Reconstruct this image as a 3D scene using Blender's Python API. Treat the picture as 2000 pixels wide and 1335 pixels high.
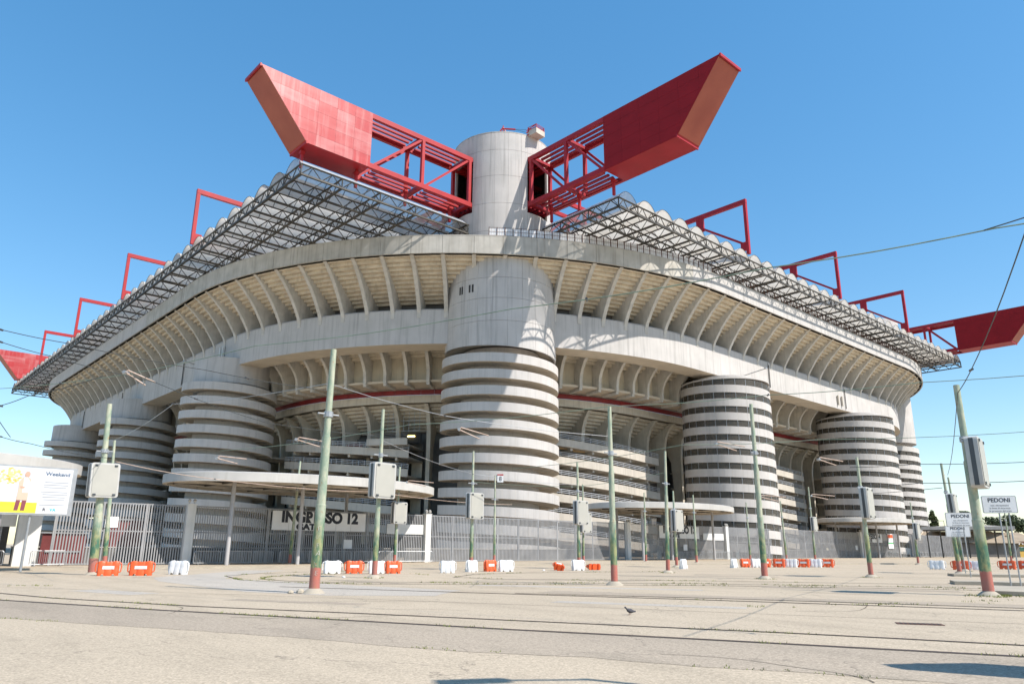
import bpy, bmesh, math, random
from mathutils import Vector, Matrix
random.seed(7)
R=math.radians; PI=math.pi
scene=bpy.context.scene
for o in list(bpy.data.objects): bpy.data.objects.remove(o)
col=scene.collection

# ------------------------------------------------------------------ camera
YAW,TILT,ROLL=R(42.182),R(15.4825),R(.395)
fw=Vector((math.sin(YAW)*math.cos(TILT),math.cos(YAW)*math.cos(TILT),math.sin(TILT)))
rt=Vector((math.cos(YAW),-math.sin(YAW),0)); up=rt.cross(fw)
r2=rt*math.cos(ROLL)+up*math.sin(ROLL); u2=up*math.cos(ROLL)-rt*math.sin(ROLL)
cd=bpy.data.cameras.new('camera'); cam=bpy.data.objects.new('camera',cd); col.objects.link(cam)
cd.sensor_width=36; cd.lens=36*1443.47/2000; cd.clip_end=9000; cd.clip_start=.1
m=Matrix((r2,u2,-fw)).transposed().to_4x4(); m.translation=Vector((-77.46,-85.16,1.7)); cam.matrix_world=m
scene.camera=cam
# ------------------------------------------------------------------ sky and sun
SUN_EL=R(47.6); SX_,SY_=.31,-.951
w=bpy.data.worlds.new('World'); scene.world=w; w.use_nodes=True
nt=w.node_tree; bg=nt.nodes['Background']; sk=nt.nodes.new('ShaderNodeTexSky'); sk.sky_type='NISHITA'
sk.sun_disc=False; sk.sun_elevation=SUN_EL; sk.sun_rotation=math.atan2(SX_,SY_); sk.altitude=120
sk.air_density=1.0; sk.dust_density=.25; sk.ozone_density=1.0
hs=nt.nodes.new('ShaderNodeHueSaturation'); hs.inputs['Saturation'].default_value=1.68; hs.inputs['Hue'].default_value=.497
gm=nt.nodes.new('ShaderNodeGamma'); gm.inputs[1].default_value=.65; nt.links.new(sk.outputs[0],gm.inputs[0]); nt.links.new(gm.outputs[0],hs.inputs['Color'])
nt.links.new(hs.outputs[0],bg.inputs[0]); bg.inputs[1].default_value=.125
sl=bpy.data.lights.new('sun','SUN'); sl.energy=2.4; sl.angle=R(.53); sl.color=(1,.935,.85)
so=bpy.data.objects.new('sun',sl); col.objects.link(so)
sd=Vector((SX_*math.cos(SUN_EL),SY_*math.cos(SUN_EL),math.sin(SUN_EL))); so.rotation_euler=sd.to_track_quat('Z','Y').to_euler()
so.location=(0,-150,150)
vs=scene.view_settings; vs.view_transform='Standard'; vs.look='None'; vs.gamma=1; vs.exposure=1.5; vs.use_curve_mapping=False

# ------------------------------------------------------------------ materials
MATS={}
def newmat(name):
    m=bpy.data.materials.new(name); m.use_nodes=True; MATS[name]=m
    n=m.node_tree.nodes; return m,n,m.node_tree.links,n['Principled BSDF']
def rgb(c): return (c[0],c[1],c[2],1)
def surf(name,c,c2=None,scale=.6,detail=6,rough=.8,stretch=(1,1,1),lo=.35,hi=.7,streak=0,streakc=(.12,.11,.1),bump=0,bscale=20,metal=0,fine=0,spec=.5,streakscale=1.3):
    """paint / concrete / metal with world-space noise, optional vertical run-off streaks and fine relief"""
    m,n,l,b=newmat(name)
    g=n.new('ShaderNodeNewGeometry'); mp=n.new('ShaderNodeMapping'); mp.inputs['Scale'].default_value=stretch
    l.new(g.outputs['Position'],mp.inputs[0])
    c2=c2 or tuple(x*.82 for x in c)
    nz=n.new('ShaderNodeTexNoise'); nz.inputs['Scale'].default_value=scale; nz.inputs['Detail'].default_value=detail; l.new(mp.outputs[0],nz.inputs[0])
    cr=n.new('ShaderNodeValToRGB'); cr.color_ramp.elements[0].position=lo; cr.color_ramp.elements[1].position=hi
    cr.color_ramp.elements[0].color=rgb(c2); cr.color_ramp.elements[1].color=rgb(c); l.new(nz.outputs[0],cr.inputs[0])
    out=cr.outputs[0]
    if streak:
        mp2=n.new('ShaderNodeMapping'); mp2.inputs['Scale'].default_value=(streakscale,streakscale,.05); l.new(g.outputs['Position'],mp2.inputs[0])
        n2=n.new('ShaderNodeTexNoise'); n2.inputs['Scale'].default_value=1.6; n2.inputs['Detail'].default_value=7; n2.inputs['Roughness'].default_value=.65; l.new(mp2.outputs[0],n2.inputs[0])
        r_=n.new('ShaderNodeMapRange'); r_.inputs[1].default_value=.5; r_.inputs[2].default_value=.78; r_.inputs[3].default_value=0; r_.inputs[4].default_value=streak; l.new(n2.outputs[0],r_.inputs[0])
        mx=n.new('ShaderNodeMix'); mx.data_type='RGBA'; l.new(r_.outputs[0],mx.inputs[0]); l.new(out,mx.inputs[6]); mx.inputs[7].default_value=rgb(streakc); out=mx.outputs[2]
    if fine:
        n3=n.new('ShaderNodeTexNoise'); n3.inputs['Scale'].default_value=60; n3.inputs['Detail'].default_value=3; l.new(g.outputs['Position'],n3.inputs[0])
        r3=n.new('ShaderNodeMapRange'); r3.inputs[1].default_value=.3;r3.inputs[2].default_value=.7;r3.inputs[3].default_value=1-fine;r3.inputs[4].default_value=1+fine; l.new(n3.outputs[0],r3.inputs[0])
        mx=n.new('ShaderNodeMix'); mx.data_type='RGBA'; mx.blend_type='MULTIPLY'; mx.inputs[0].default_value=1; l.new(out,mx.inputs[6]); l.new(r3.outputs[0],mx.inputs[7]); out=mx.outputs[2]
    l.new(out,b.inputs['Base Color']); b.inputs['Roughness'].default_value=rough; b.inputs['Metallic'].default_value=metal
    b.inputs['Specular IOR Level'].default_value=spec
    if bump:
        nb=n.new('ShaderNodeTexNoise'); nb.inputs['Scale'].default_value=bscale; nb.inputs['Detail'].default_value=5; l.new(g.outputs['Position'],nb.inputs[0])
        bu=n.new('ShaderNodeBump'); bu.inputs['Strength'].default_value=bump; bu.inputs['Distance'].default_value=.02; l.new(nb.outputs[0],bu.inputs['Height']); l.new(bu.outputs[0],b.inputs['Normal'])
    return m
CON=surf('pale_concrete',(.52,.495,.475),(.45,.43,.41),scale=.35,rough=.85,streak=.75,streakc=(.22,.21,.20))
CONP=surf('parapet_concrete',(.50,.475,.43),(.38,.36,.32),scale=.5,rough=.85,streak=.7,streakc=(.16,.145,.12))
CONR=surf('ramp_concrete',(.54,.51,.485),(.47,.445,.42),scale=.3,rough=.8,streak=.5,streakc=(.25,.24,.23))
CONS=surf('step_concrete',(.74,.655,.52),(.56,.49,.385),scale=.7,rough=.9,streak=.4,streakc=(.16,.12,.08),stretch=(1,1,2.5))
CONB=surf('soffit_concrete',(.63,.545,.43),(.54,.465,.365),scale=.4,rough=.9)
CONRIB=surf('rib_concrete',(.60,.57,.52),(.48,.455,.41),scale=.8,rough=.9,streak=.35,streakc=(.16,.14,.12))
OLD=surf('old_concrete',(.62,.56,.46),(.50,.45,.37),scale=.6,rough=.9,streak=.4,streakc=(.13,.11,.09))
GALM=surf('gallery_concrete',(.56,.51,.44),(.48,.44,.38),scale=.4,rough=.9,streak=.35,streakc=(.14,.13,.12))
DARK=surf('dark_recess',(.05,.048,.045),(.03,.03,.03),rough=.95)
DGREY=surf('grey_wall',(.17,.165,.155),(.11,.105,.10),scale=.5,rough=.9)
RED=surf('red_paint',(.39,.016,.019),(.32,.013,.016),scale=.5,rough=.45,spec=.4)
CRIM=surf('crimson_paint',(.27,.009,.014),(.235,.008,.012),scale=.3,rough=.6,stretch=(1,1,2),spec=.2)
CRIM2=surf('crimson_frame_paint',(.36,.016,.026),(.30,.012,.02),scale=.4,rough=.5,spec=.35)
REDP=[surf('red_paint_pale_%d'%i,c,c2,scale=.55,rough=.38,streak=.5,streakc=(.55,.32,.30),streakscale=.7,stretch=(.45,.45,1.6),lo=.35,hi=.72) for i,(c,c2) in enumerate([((.42,.035,.035),(.37,.02,.022)),((.43,.07,.068),(.38,.03,.03)),((.46,.15,.145),(.40,.06,.06))])]  # paler reds for the front cladding of two roof beams
REDB=surf('red_brown_paint',(.36,.085,.05),(.30,.06,.038),scale=.3,rough=.5)
REDD=surf('dark_red_band',(.24,.018,.022),(.18,.012,.016),scale=.6,rough=.5)
STEEL=surf('dark_steel',(.075,.066,.052),(.04,.036,.03),scale=.8,rough=.55)
GALV=surf('galvanised_steel',(.42,.43,.44),(.33,.34,.35),scale=2,rough=.45,metal=.5)
RUST=surf('rusty_steel',(.13,.055,.035),(.08,.04,.03),scale=3,rough=.9)
WHITE=surf('white_paint',(.66,.655,.64),(.58,.575,.55),scale=.8,rough=.6,streak=.25)
RIMW=surf('canopy_white',(.50,.48,.45),(.41,.395,.37),scale=.5,rough=.7,streak=.35,streakc=(.3,.27,.22))
FENCE=surf('fence_grey',(.31,.31,.315),(.24,.24,.245),scale=1,rough=.55)
ASPH=None
def pole_paint():
    """three worn coats: dull red foot, dark green up to head height, pale green above, ragged edges and chipped spots"""
    m,n,l,b=newmat('worn_pole_paint'); g=n.new('ShaderNodeNewGeometry'); sep=n.new('ShaderNodeSeparateXYZ'); l.new(g.outputs['Position'],sep.inputs[0])
    def noise(sc,det,st=(1,1,1)):
        mp=n.new('ShaderNodeMapping'); mp.inputs['Scale'].default_value=st; l.new(g.outputs['Position'],mp.inputs[0]); x=n.new('ShaderNodeTexNoise'); x.inputs['Scale'].default_value=sc; x.inputs['Detail'].default_value=det; x.inputs['Roughness'].default_value=.65; l.new(mp.outputs[0],x.inputs[0]); return x.outputs[0]
    def rng(v,a,b2,c=0.,d=1.):
        x=n.new('ShaderNodeMapRange'); x.inputs[1].default_value=a;x.inputs[2].default_value=b2;x.inputs[3].default_value=c;x.inputs[4].default_value=d; l.new(v,x.inputs[0]); return x.outputs[0]
    def mix(f,a,c):
        x=n.new('ShaderNodeMix'); x.data_type='RGBA'; l.new(f,x.inputs[0])
        for i,v in ((6,a),(7,c)):
            if isinstance(v,tuple): x.inputs[i].default_value=rgb(v)
            else: l.new(v,x.inputs[i])
        return x.outputs[2]
    def add(a,c,k):
        x=n.new('ShaderNodeMath'); x.operation='MULTIPLY_ADD'; l.new(c,x.inputs[0]); x.inputs[1].default_value=k; l.new(a,x.inputs[2]); return x.outputs[0]
    big=noise(1.1,4); mid=noise(4,6,(1,1,.4)); z=sep.outputs['Z']
    pale=mix(rng(mid,.38,.62),(.23,.30,.22),(.42,.42,.31)); dark=mix(rng(mid,.42,.6),(.055,.14,.085),(.27,.28,.13)); red=mix(rng(mid,.4,.65),(.40,.12,.09),(.33,.15,.12))
    c=mix(rng(add(z,noise(2.2,7,(1,1,.5)),3.2),3.6,4.6),dark,pale)
    c=mix(rng(add(z,noise(7,5),.25),1.02,1.06),red,c)
    c=mix(rng(noise(9,6,(1,1,.35)),.62,.68,0,.8),c,(.34,.16,.07))
    c=mix(rng(noise(6,6,(1,1,.6)),.66,.71,0,.85),c,(.55,.52,.42))
    l.new(c,b.inputs['Base Color']); b.inputs['Roughness'].default_value=.6
    bu=n.new('ShaderNodeBump'); bu.inputs['Strength'].default_value=.35; bu.inputs['Distance'].default_value=.01; l.new(noise(14,5),bu.inputs['Height']); l.new(bu.outputs[0],b.inputs['Normal'])
    return m
POLEP=pole_paint()
BOXM=surf('display_box_back',(.40,.385,.34),(.36,.35,.31),scale=.8,rough=.5)
BOXF=surf('display_box_frame',(.47,.46,.43),(.40,.39,.37),scale=2,rough=.5)
BOXD=surf('display_box_front',(.06,.065,.075),(.04,.045,.05),rough=.3)
ORANGE=surf('orange_plastic',(.74,.105,.018),(.62,.085,.018),scale=2,rough=.45,streak=.25,streakc=(.5,.22,.12))
WPLAS=surf('white_plastic',(.78,.78,.78),(.68,.68,.67),scale=2,rough=.45,streak=.3,streakc=(.4,.39,.37))
LETTER=surf('sign_lettering',(.022,.026,.035),(.018,.02,.03),rough=.7)
SIGNW=surf('sign_white',(.74,.74,.74),(.66,.66,.66),scale=.7,rough=.6)
WIRE=surf('wire',(.05,.055,.05),(.035,.04,.04),rough=.6)
WIREG=surf('wire_patina',(.20,.27,.20),(.13,.18,.14),scale=2,rough=.6)
ARM=surf('rusty_arm',(.55,.42,.35),(.38,.27,.2),scale=3,rough=.7)
MAROON=surf('maroon_panel',(.17,.03,.03),(.12,.02,.02),rough=.6)
TANROOF=surf('tan_roof',(.33,.27,.20),(.26,.21,.155),scale=.6,rough=.9)
YEL=surf('yellow_wall',(.50,.33,.08),(.44,.28,.07),scale=.4,rough=.9)
GREEN=surf('green_panel',(.03,.10,.07),(.025,.07,.05),rough=.5)
BARK=surf('bark',(.12,.08,.055),(.07,.05,.035),scale=3,rough=.95)
LEAF=surf('pine_leaf',(.055,.085,.03),(.03,.05,.02),scale=.9,rough=.8)
LEAF2=surf('bush_leaf',(.10,.12,.035),(.05,.07,.02),scale=.6,rough=.8)
GRASS=surf('grass_blade',(.20,.22,.035),(.12,.15,.03),scale=1.3,rough=.8)
KERB=surf('kerb_stone',(.42,.37,.29),(.33,.29,.23),scale=1.2,rough=.9,fine=.12)
BIRD=surf('pigeon_grey',(.07,.07,.08),(.04,.04,.05),rough=.8)
ROOFTILE=surf('wood_board',(.42,.29,.15),(.34,.23,.12),scale=1,rough=.8)
def glassy(name,c,alpha,rough=.25):
    m,n,l,b=newmat(name); b.inputs['Base Color'].default_value=rgb(c); b.inputs['Alpha'].default_value=alpha; b.inputs['Roughness'].default_value=rough; return m
MESHP=glassy('mesh_screen_dark',(.085,.075,.06),.66,.5)
# translucent polycarbonate
m_,n_,l_,b_=newmat('polycarbonate'); VAULT=m_
tr=n_.new('ShaderNodeBsdfTranslucent'); tr.inputs[0].default_value=(.90,.88,.84,1); mxs=n_.new('ShaderNodeMixShader'); mxs.inputs[0].default_value=.62
g_=n_.new('ShaderNodeNewGeometry'); nz_=n_.new('ShaderNodeTexNoise'); nz_.inputs['Scale'].default_value=.25; l_.new(g_.outputs['Position'],nz_.inputs[0])
cr_=n_.new('ShaderNodeValToRGB'); cr_.color_ramp.elements[0].color=(.66,.63,.58,1); cr_.color_ramp.elements[1].color=(.82,.80,.77,1); cr_.color_ramp.elements[0].position=.35; cr_.color_ramp.elements[1].position=.65; l_.new(nz_.outputs[0],cr_.inputs[0]); l_.new(cr_.outputs[0],b_.inputs['Base Color'])
b_.inputs['Roughness'].default_value=.5; l_.new(b_.outputs[0],mxs.inputs[1]); l_.new(tr.outputs[0],mxs.inputs[2]); l_.new(mxs.outputs[0],n_['Material Output'].inputs[0])
# sign emissive exit lamp (small lit lamp inside the concourse)
LAMP,n_,l_,b_=newmat('lit_lamp'); b_.inputs['Emission Color'].default_value=(1,.75,.25,1); b_.inputs['Emission Strength'].default_value=4; b_.inputs['Base Color'].default_value=(.8,.6,.2,1)
def ground_mat(name,ca,cb,cc,dark=.5):
    """worn paving: broad blotches, medium stains, gravel speckle, hairline cracks"""
    m,n,l,b=newmat(name); g=n.new('ShaderNodeNewGeometry')
    def noise(sc,det,st=(1,1,1)):
        mp=n.new('ShaderNodeMapping'); mp.inputs['Scale'].default_value=st; mp.inputs['Rotation'].default_value=(0,0,R(23)); l.new(g.outputs['Position'],mp.inputs[0])
        x=n.new('ShaderNodeTexNoise'); x.inputs['Scale'].default_value=sc; x.inputs['Detail'].default_value=det; x.inputs['Roughness'].default_value=.6; l.new(mp.outputs[0],x.inputs[0]); return x.outputs[0]
    def mixc(f,a,b2,blend='MIX'):
        x=n.new('ShaderNodeMix'); x.data_type='RGBA'; x.blend_type=blend
        if isinstance(f,float): x.inputs[0].default_value=f
        else: l.new(f,x.inputs[0])
        for i,v in ((6,a),(7,b2)):
            if isinstance(v,tuple): x.inputs[i].default_value=rgb(v)
            else: l.new(v,x.inputs[i])
        return x.outputs[2]
    def rng(v,a,b2,c=0.,d=1.):
        x=n.new('ShaderNodeMapRange'); x.inputs[1].default_value=a;x.inputs[2].default_value=b2;x.inputs[3].default_value=c;x.inputs[4].default_value=d; l.new(v,x.inputs[0]); return x.outputs[0]
    c=mixc(rng(noise(.09,6,(1,.45,1)),.38,.62),ca,cb)
    c=mixc(rng(noise(.5,7,(1.4,.35,1)),.48,.72,0,.62),c,cc)
    c=mixc(rng(noise(1.7,6,(1,.6,1)),.58,.74,0,.6),c,cc)
    c=mixc(1.,c,rng(noise(12,5),.3,.7,.78,1.2),'MULTIPLY')
    c=mixc(1.,c,rng(noise(30,4),.3,.72,.68,1.28),'MULTIPLY')
    vo=n.new('ShaderNodeTexVoronoi'); vo.feature='DISTANCE_TO_EDGE'; vo.inputs['Scale'].default_value=.16
    nz=n.new('ShaderNodeTexNoise'); nz.inputs['Scale'].default_value=.8; nz.inputs['Detail'].default_value=6; l.new(g.outputs['Position'],nz.inputs[0])
    va=n.new('ShaderNodeVectorMath'); va.operation='MULTIPLY_ADD'; l.new(nz.outputs['Color'],va.inputs[0]); va.inputs[1].default_value=(2.6,2.6,0); l.new(g.outputs['Position'],va.inputs[2]); l.new(va.outputs[0],vo.inputs['Vector'])
    c=mixc(rng(vo.outputs['Distance'],0,.0035,.55,0),c,(.10,.085,.07))
    l.new(c,b.inputs['Base Color']); b.inputs['Roughness'].default_value=.92; b.inputs['Specular IOR Level'].default_value=.25
    bu=n.new('ShaderNodeBump'); bu.inputs['Strength'].default_value=.5; bu.inputs['Distance'].default_value=.01; l.new(noise(55,4),bu.inputs['Height']); l.new(bu.outputs[0],b.inputs['Normal'])
    return m
PAVE=ground_mat('worn_paving',(.47,.39,.29),(.435,.362,.27),(.33,.275,.205))
STRIP=ground_mat('brown_asphalt',(.39,.325,.25),(.33,.275,.215),(.26,.22,.17))
PATCH=ground_mat('grey_asphalt',(.45,.405,.345),(.41,.37,.32),(.35,.315,.27))

# ------------------------------------------------------------------ mesh helpers
class MB:
    def __init__(s): s.v=[]; s.f=[]; s.mi=[]
    def add(s,vs,fs,mi=0):
        k=len(s.v); s.v+=[tuple(p) for p in vs]; s.f+=[tuple(i+k for i in f) for f in fs]; s.mi+=[mi]*len(fs)
    def box(s,c,d,rz=0,mi=0,M=None):
        x,y,z=d[0]/2,d[1]/2,d[2]/2; cs,sn=math.cos(rz),math.sin(rz)
        vs=[]
        for a,b,e in ((-x,-y,-z),(x,-y,-z),(x,y,-z),(-x,y,-z),(-x,-y,z),(x,-y,z),(x,y,z),(-x,y,z)):
            vs.append((c[0]+a*cs-b*sn,c[1]+a*sn+b*cs,c[2]+e))
        s.add(vs,[(3,2,1,0),(4,5,6,7),(0,1,5,4),(1,2,6,5),(2,3,7,6),(3,0,4,7)],mi)
    def tube(s,p,q,r,n=6,r2=None,cap=True,mi=0):
        p=Vector(p);q=Vector(q);d=(q-p)
        if d.length<1e-6: return
        d.normalize(); a=Vector((0,0,1)) if abs(d.z)<.95 else Vector((1,0,0)); u=d.cross(a).normalized(); w_=d.cross(u); r2=r if r2 is None else r2
        vs=[p+(u*math.cos(t)+w_*math.sin(t))*r for t in [2*PI*i/n for i in range(n)]]+[q+(u*math.cos(t)+w_*math.sin(t))*r2 for t in [2*PI*i/n for i in range(n)]]
        fs=[(i,(i+1)%n,n+(i+1)%n,n+i) for i in range(n)]
        if cap: fs+=[tuple(range(n-1,-1,-1)),tuple(range(n,2*n))]
        s.add(vs,fs,mi)
    def path(s,pts,r,n=5,mi=0):
        for a,b in zip(pts,pts[1:]): s.tube(a,b,r,n,mi=mi)
    def prism(s,poly,z0,z1,mi=0):
        n=len(poly); s.add([(x,y,z0) for x,y in poly]+[(x,y,z1) for x,y in poly],[tuple(range(n-1,-1,-1)),tuple(range(n,2*n))]+[(i,(i+1)%n,n+(i+1)%n,n+i) for i in range(n)],mi)
    def beam(s,p,q,wd,ht,mi=0):
        """rectangular bar from p to q, wd horizontal, ht in the other direction"""
        p=Vector(p);q=Vector(q);d=(q-p).normalized(); a=Vector((0,0,1)) if abs(d.z)<.95 else Vector((1,0,0)); u=d.cross(a).normalized()*wd/2; w_=u.cross(d).normalized()*ht/2
        vs=[p-u-w_,p+u-w_,p+u+w_,p-u+w_,q-u-w_,q+u-w_,q+u+w_,q-u+w_]
        s.add(vs,[(3,2,1,0),(4,5,6,7),(0,1,5,4),(1,2,6,5),(2,3,7,6),(3,0,4,7)],mi)
    def lathe(s,prof,n=32,c=(0,0,0),mi=0):
        k=len(prof); vs=[]
        for i in range(n):
            t=2*PI*i/n
            for r_,z in prof: vs.append((c[0]+r_*math.cos(t),c[1]+r_*math.sin(t),c[2]+z))
        s.add(vs,[(i*k+j,((i+1)%n)*k+j,((i+1)%n)*k+j+1,i*k+j+1) for i in range(n) for j in range(k-1)],mi)
    def mesh(s,name,mats,smooth=None):
        me=bpy.data.meshes.new(name); me.from_pydata(s.v,[],s.f)
        for mt in (mats if isinstance(mats,(list,tuple)) else [mats]): me.materials.append(mt)
        if any(s.mi): me.polygons.foreach_set('material_index',s.mi)
        bm=bmesh.new(); bm.from_mesh(me); bmesh.ops.recalc_face_normals(bm,faces=bm.faces); bm.to_mesh(me); bm.free()
        if smooth:
            me.polygons.foreach_set('use_smooth',[True]*len(me.polygons)); me.set_sharp_from_angle(angle=R(smooth))
        return me
    def build(s,name,mats,parent=None,loc=(0,0,0),rz=0,smooth=None):
        return ob(name,s.mesh(name,mats,smooth),parent,loc,rz)
def ob(name,me,parent=None,loc=(0,0,0),rz=0):
    o=bpy.data.objects.new(name,me); col.objects.link(o); o.location=loc; o.rotation_euler=(0,0,rz)
    if parent: o.parent=parent
    return o
def tag(o,label=None,cat=None,group=None,kind=None):
    if label: o['label']=label
    if cat: o['category']=cat
    if group: o['group']=group
    if kind: o['kind']=kind
    return o
def thing(name,label,cat,loc=(0,0,0),rz=0,group=None): return tag(ob(name,None,None,loc,rz),label,cat,group)
def box(name,c,d,mat,parent=None,rz=0):
    b=MB(); b.box((0,0,0),d); return b.build(name,mat,parent,c,rz)
def copy_tree(o,parent=None):
    c=o.copy(); col.objects.link(c); c.parent=parent
    for ch in list(o.children): copy_tree(ch,c)
    return c
_txt={}
def text(name,body,size,mat,parent,M,bold=.0,align='CENTER',ext=.004,sx=1):
    key=(body,size,bold,sx,mat.name)
    if key not in _txt:
        cu=bpy.data.curves.new('t','FONT'); cu.body=body; cu.size=size; cu.offset=bold; cu.extrude=ext; cu.align_x=align; cu.align_y='CENTER'
        t=bpy.data.objects.new('t',cu); col.objects.link(t); t.scale=(sx,1,1); bpy.context.view_layer.update()
        me=bpy.data.meshes.new_from_object(t.evaluated_get(bpy.context.evaluated_depsgraph_get())); me.transform(Matrix.Diagonal((sx,1,1,1))); bpy.data.objects.remove(t); me.materials.clear(); me.materials.append(mat); _txt[key]=me
    o=bpy.data.objects.new(name,_txt[key]); col.objects.link(o); o.parent=parent; o.matrix_local=M; return o

# ------------------------------------------------------------------ ground
def sheet(name,poly,z,mat,sub=False):
    b=MB(); b.add([(x,y,z) for x,y in poly],[tuple(range(len(poly)))]); o=b.build(name,mat); o['kind']='structure'; return o
def ribbon(name,pts,wd,z,mat,kind='structure'):
    b=MB(); L=[];Rr=[]
    for i,p in enumerate(pts):
        a=Vector(pts[max(i-1,0)]); c=Vector(pts[min(i+1,len(pts)-1)]); d=(c-a).normalized(); n=Vector((-d.y,d.x)); p=Vector(p); L.append(p+n*wd/2); Rr.append(p-n*wd/2)
    k=len(pts); b.add([(q.x,q.y,z) for q in L+Rr],[(i,i+1,k+i+1,k+i) for i in range(k-1)]); o=b.build(name,mat)
    if kind: o['kind']=kind
    return o
sheet('ground',[(-3000,-3000),(3000,-3000),(3000,3000),(-3000,3000)],0,PAVE)
def resample(pts,step):
    out=[]
    for a,b in zip(pts,pts[1:]):
        a=Vector(a);b=Vector(b); n=max(1,int((b-a).length/step))
        out+=[tuple(a.lerp(b,i/n)) for i in range(n)]
    return out+[tuple(pts[-1])]
def jit(pts,a): return [(x+random.uniform(-a,a),y+random.uniform(-a,a)) for x,y in pts]
railA=[(-75.5,-40),(-73.6,-48),(-72.29,-52.6),(-71.44,-56.3),(-70.57,-58.6),(-69.08,-62.5),(-66.53,-67.5),(-64.84,-71.0),(-62.92,-75.0),(-62.1,-76.7),(-61.29,-78.6),(-60.5,-80.7),(-56,-92)]
railB=[(-76.5,-44),(-74.6,-51),(-72.88,-56.42),(-70.26,-63.27),(-67.69,-69.08),(-66.14,-72.73),(-64.52,-76.13),(-63.4,-78.65),(-62.2,-81.3),(-57.8,-92)]
edge=[(-77,-52),(-75.4,-58),(-73.9,-63.2),(-72.19,-67.0),(-71.12,-69.3),(-70.3,-71.3),(-69.67,-73.2),(-68.95,-74.9),(-67.96,-76.5),(-67.4,-78.2),(-66.75,-79.4),(-66.1,-81.0),(-62.5,-90)]
e2=jit(resample(edge,.35),.035); rb=resample(railB,1.0)
e2=[p for p in e2 if p[1]>-89]; rb=[p for p in rb if -89<p[1]<-51]
sheet('asphalt_strip',[(x-.06,y) for x,y in rb]+e2[::-1],.004,STRIP)
patch=[(-63.75,-41.65),(-54.83,-32.61),(-52.43,-33.97),(-58.53,-40.53),(-61.3,-45),(-60.12,-49.79),(-59.31,-55.1),(-57.84,-60.53),(-60.78,-62.77),(-63.68,-60.31),(-65.1,-56.64),(-65.03,-51.18),(-64.9,-46)]
sheet('asphalt_patch',jit(resample(patch+[patch[0]],.7)[:-1],.04),.004,PATCH)
sheet('asphalt_apron',jit(resample([(-56.5,-63.5),(-53,-70.5),(-50.2,-76.5),(-49,-79.5),(-47.6,-79),(-50,-73.5),(-52.5,-68.5),(-55,-63),(-56.5,-63.5)],.6)[:-1],.04),.004,STRIP)
rail2=[(-62.5,-54),(-58.78,-61.56),(-54.84,-69.46),(-52.85,-73.87),(-50.94,-78.28),(-46,-90)]
rail2b=[(-57.4,-62.1-1.2),(-53.4,-70.1),(-51.4,-74.5),(-49.5,-78.9),(-44.6,-90)]
rail3=[(-46.83,-38.47),(-52.73,-37.58),(-57.35,-39.27),(-59.85,-41.56),(-61.25,-47.01),(-60.59,-50.76),(-58.59,-53.9),(-54.68,-56.55),(-50,-60.5),(-46.4,-63.5),(-40,-72),(-36,-82)]
rail4=[(-50.18,-43.59),(-54.89,-41.77),(-58.57,-44.1),(-59.91,-46.43),(-59.88,-49.29),(-58.3,-52.4),(-54,-55.2),(-49.2,-59),(-45,-62.3),(-38.6,-71),(-34.6,-80)]
rail5=[(-30,-50),(-40,-46.5),(-46,-47),(-50,-50),(-49.5,-53),(-45,-57.5),(-40,-63),(-31,-76)]
for k,(x,y,l,wd,a) in enumerate([(-58,-70,6,.8,-64),(-66,-62.5,5,.7,-62),(-47,-56,9,1.1,-42),(-52,-62,10,.9,-60),(-43,-70,8,1.2,-62),(-36,-57,10,1.3,-40),(-69,-54,4,1.2,-75),(-30,-58,9,1.0,-45),(-57,-52,5,.8,-80)]):
    c_,s_=math.cos(R(a)),math.sin(R(a)); q=[(-l/2,-wd/2),(l/2,-wd/2),(l/2,wd/2),(-l/2,wd/2)]; q=[(x+u*c_-v*s_,y+u*s_+v*c_) for u,v in q]
    sheet('asphalt_repair',jit(resample(q+[q[0]],.35)[:-1],.05),.003,STRIP if k%3 else PATCH)
RAILM=surf('rail_steel',(.16,.11,.085),(.10,.07,.055),scale=4,rough=.6,metal=.3)
GROOV=surf('rail_groove',(.07,.055,.045),(.05,.04,.03),rough=.95)
for i,(pts,wd) in enumerate([(railA,.09),(railB,.17),(rail2,.16),(rail2b,.07),(rail3,.08),(rail4,.08),(rail5,.07)]):
    fine=resample(pts,1.2)
    ribbon('rail_groove',fine,wd+.06,.008,GROOV)
    ribbon('tram_rail',[(x+wd*.25,y) for x,y in fine],wd*.5,.012,RAILM)
for k in range(16):   # wandering hairline cracks
    rr=random.Random(100+k); x,y=rr.uniform(-74,-44),0
    y=rr.uniform(-80,-50) if x<-55 else rr.uniform(-74,-50); a=rr.uniform(-1.6,-.6); pts=[(x,y)]
    for j in range(rr.randint(10,26)):
        a+=rr.gauss(0,.13); x+=.22*math.cos(a); y+=.22*math.sin(a); pts.append((x,y))
    ribbon('paving_crack',pts,rr.uniform(.012,.03),.0075+.0002*k,GROOV)
# the mid paving joint and hairline repair seams
for pts in ([(-72,-47),(-66,-58),(-60,-70),(-55,-81)],[(-47,-50),(-42,-60),(-36,-70)],[(-40,-56),(-33,-66),(-28,-74)]):
    ribbon('paving_seam',jit(resample(pts,.5),.03),.035,.006,GROOV)
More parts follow.
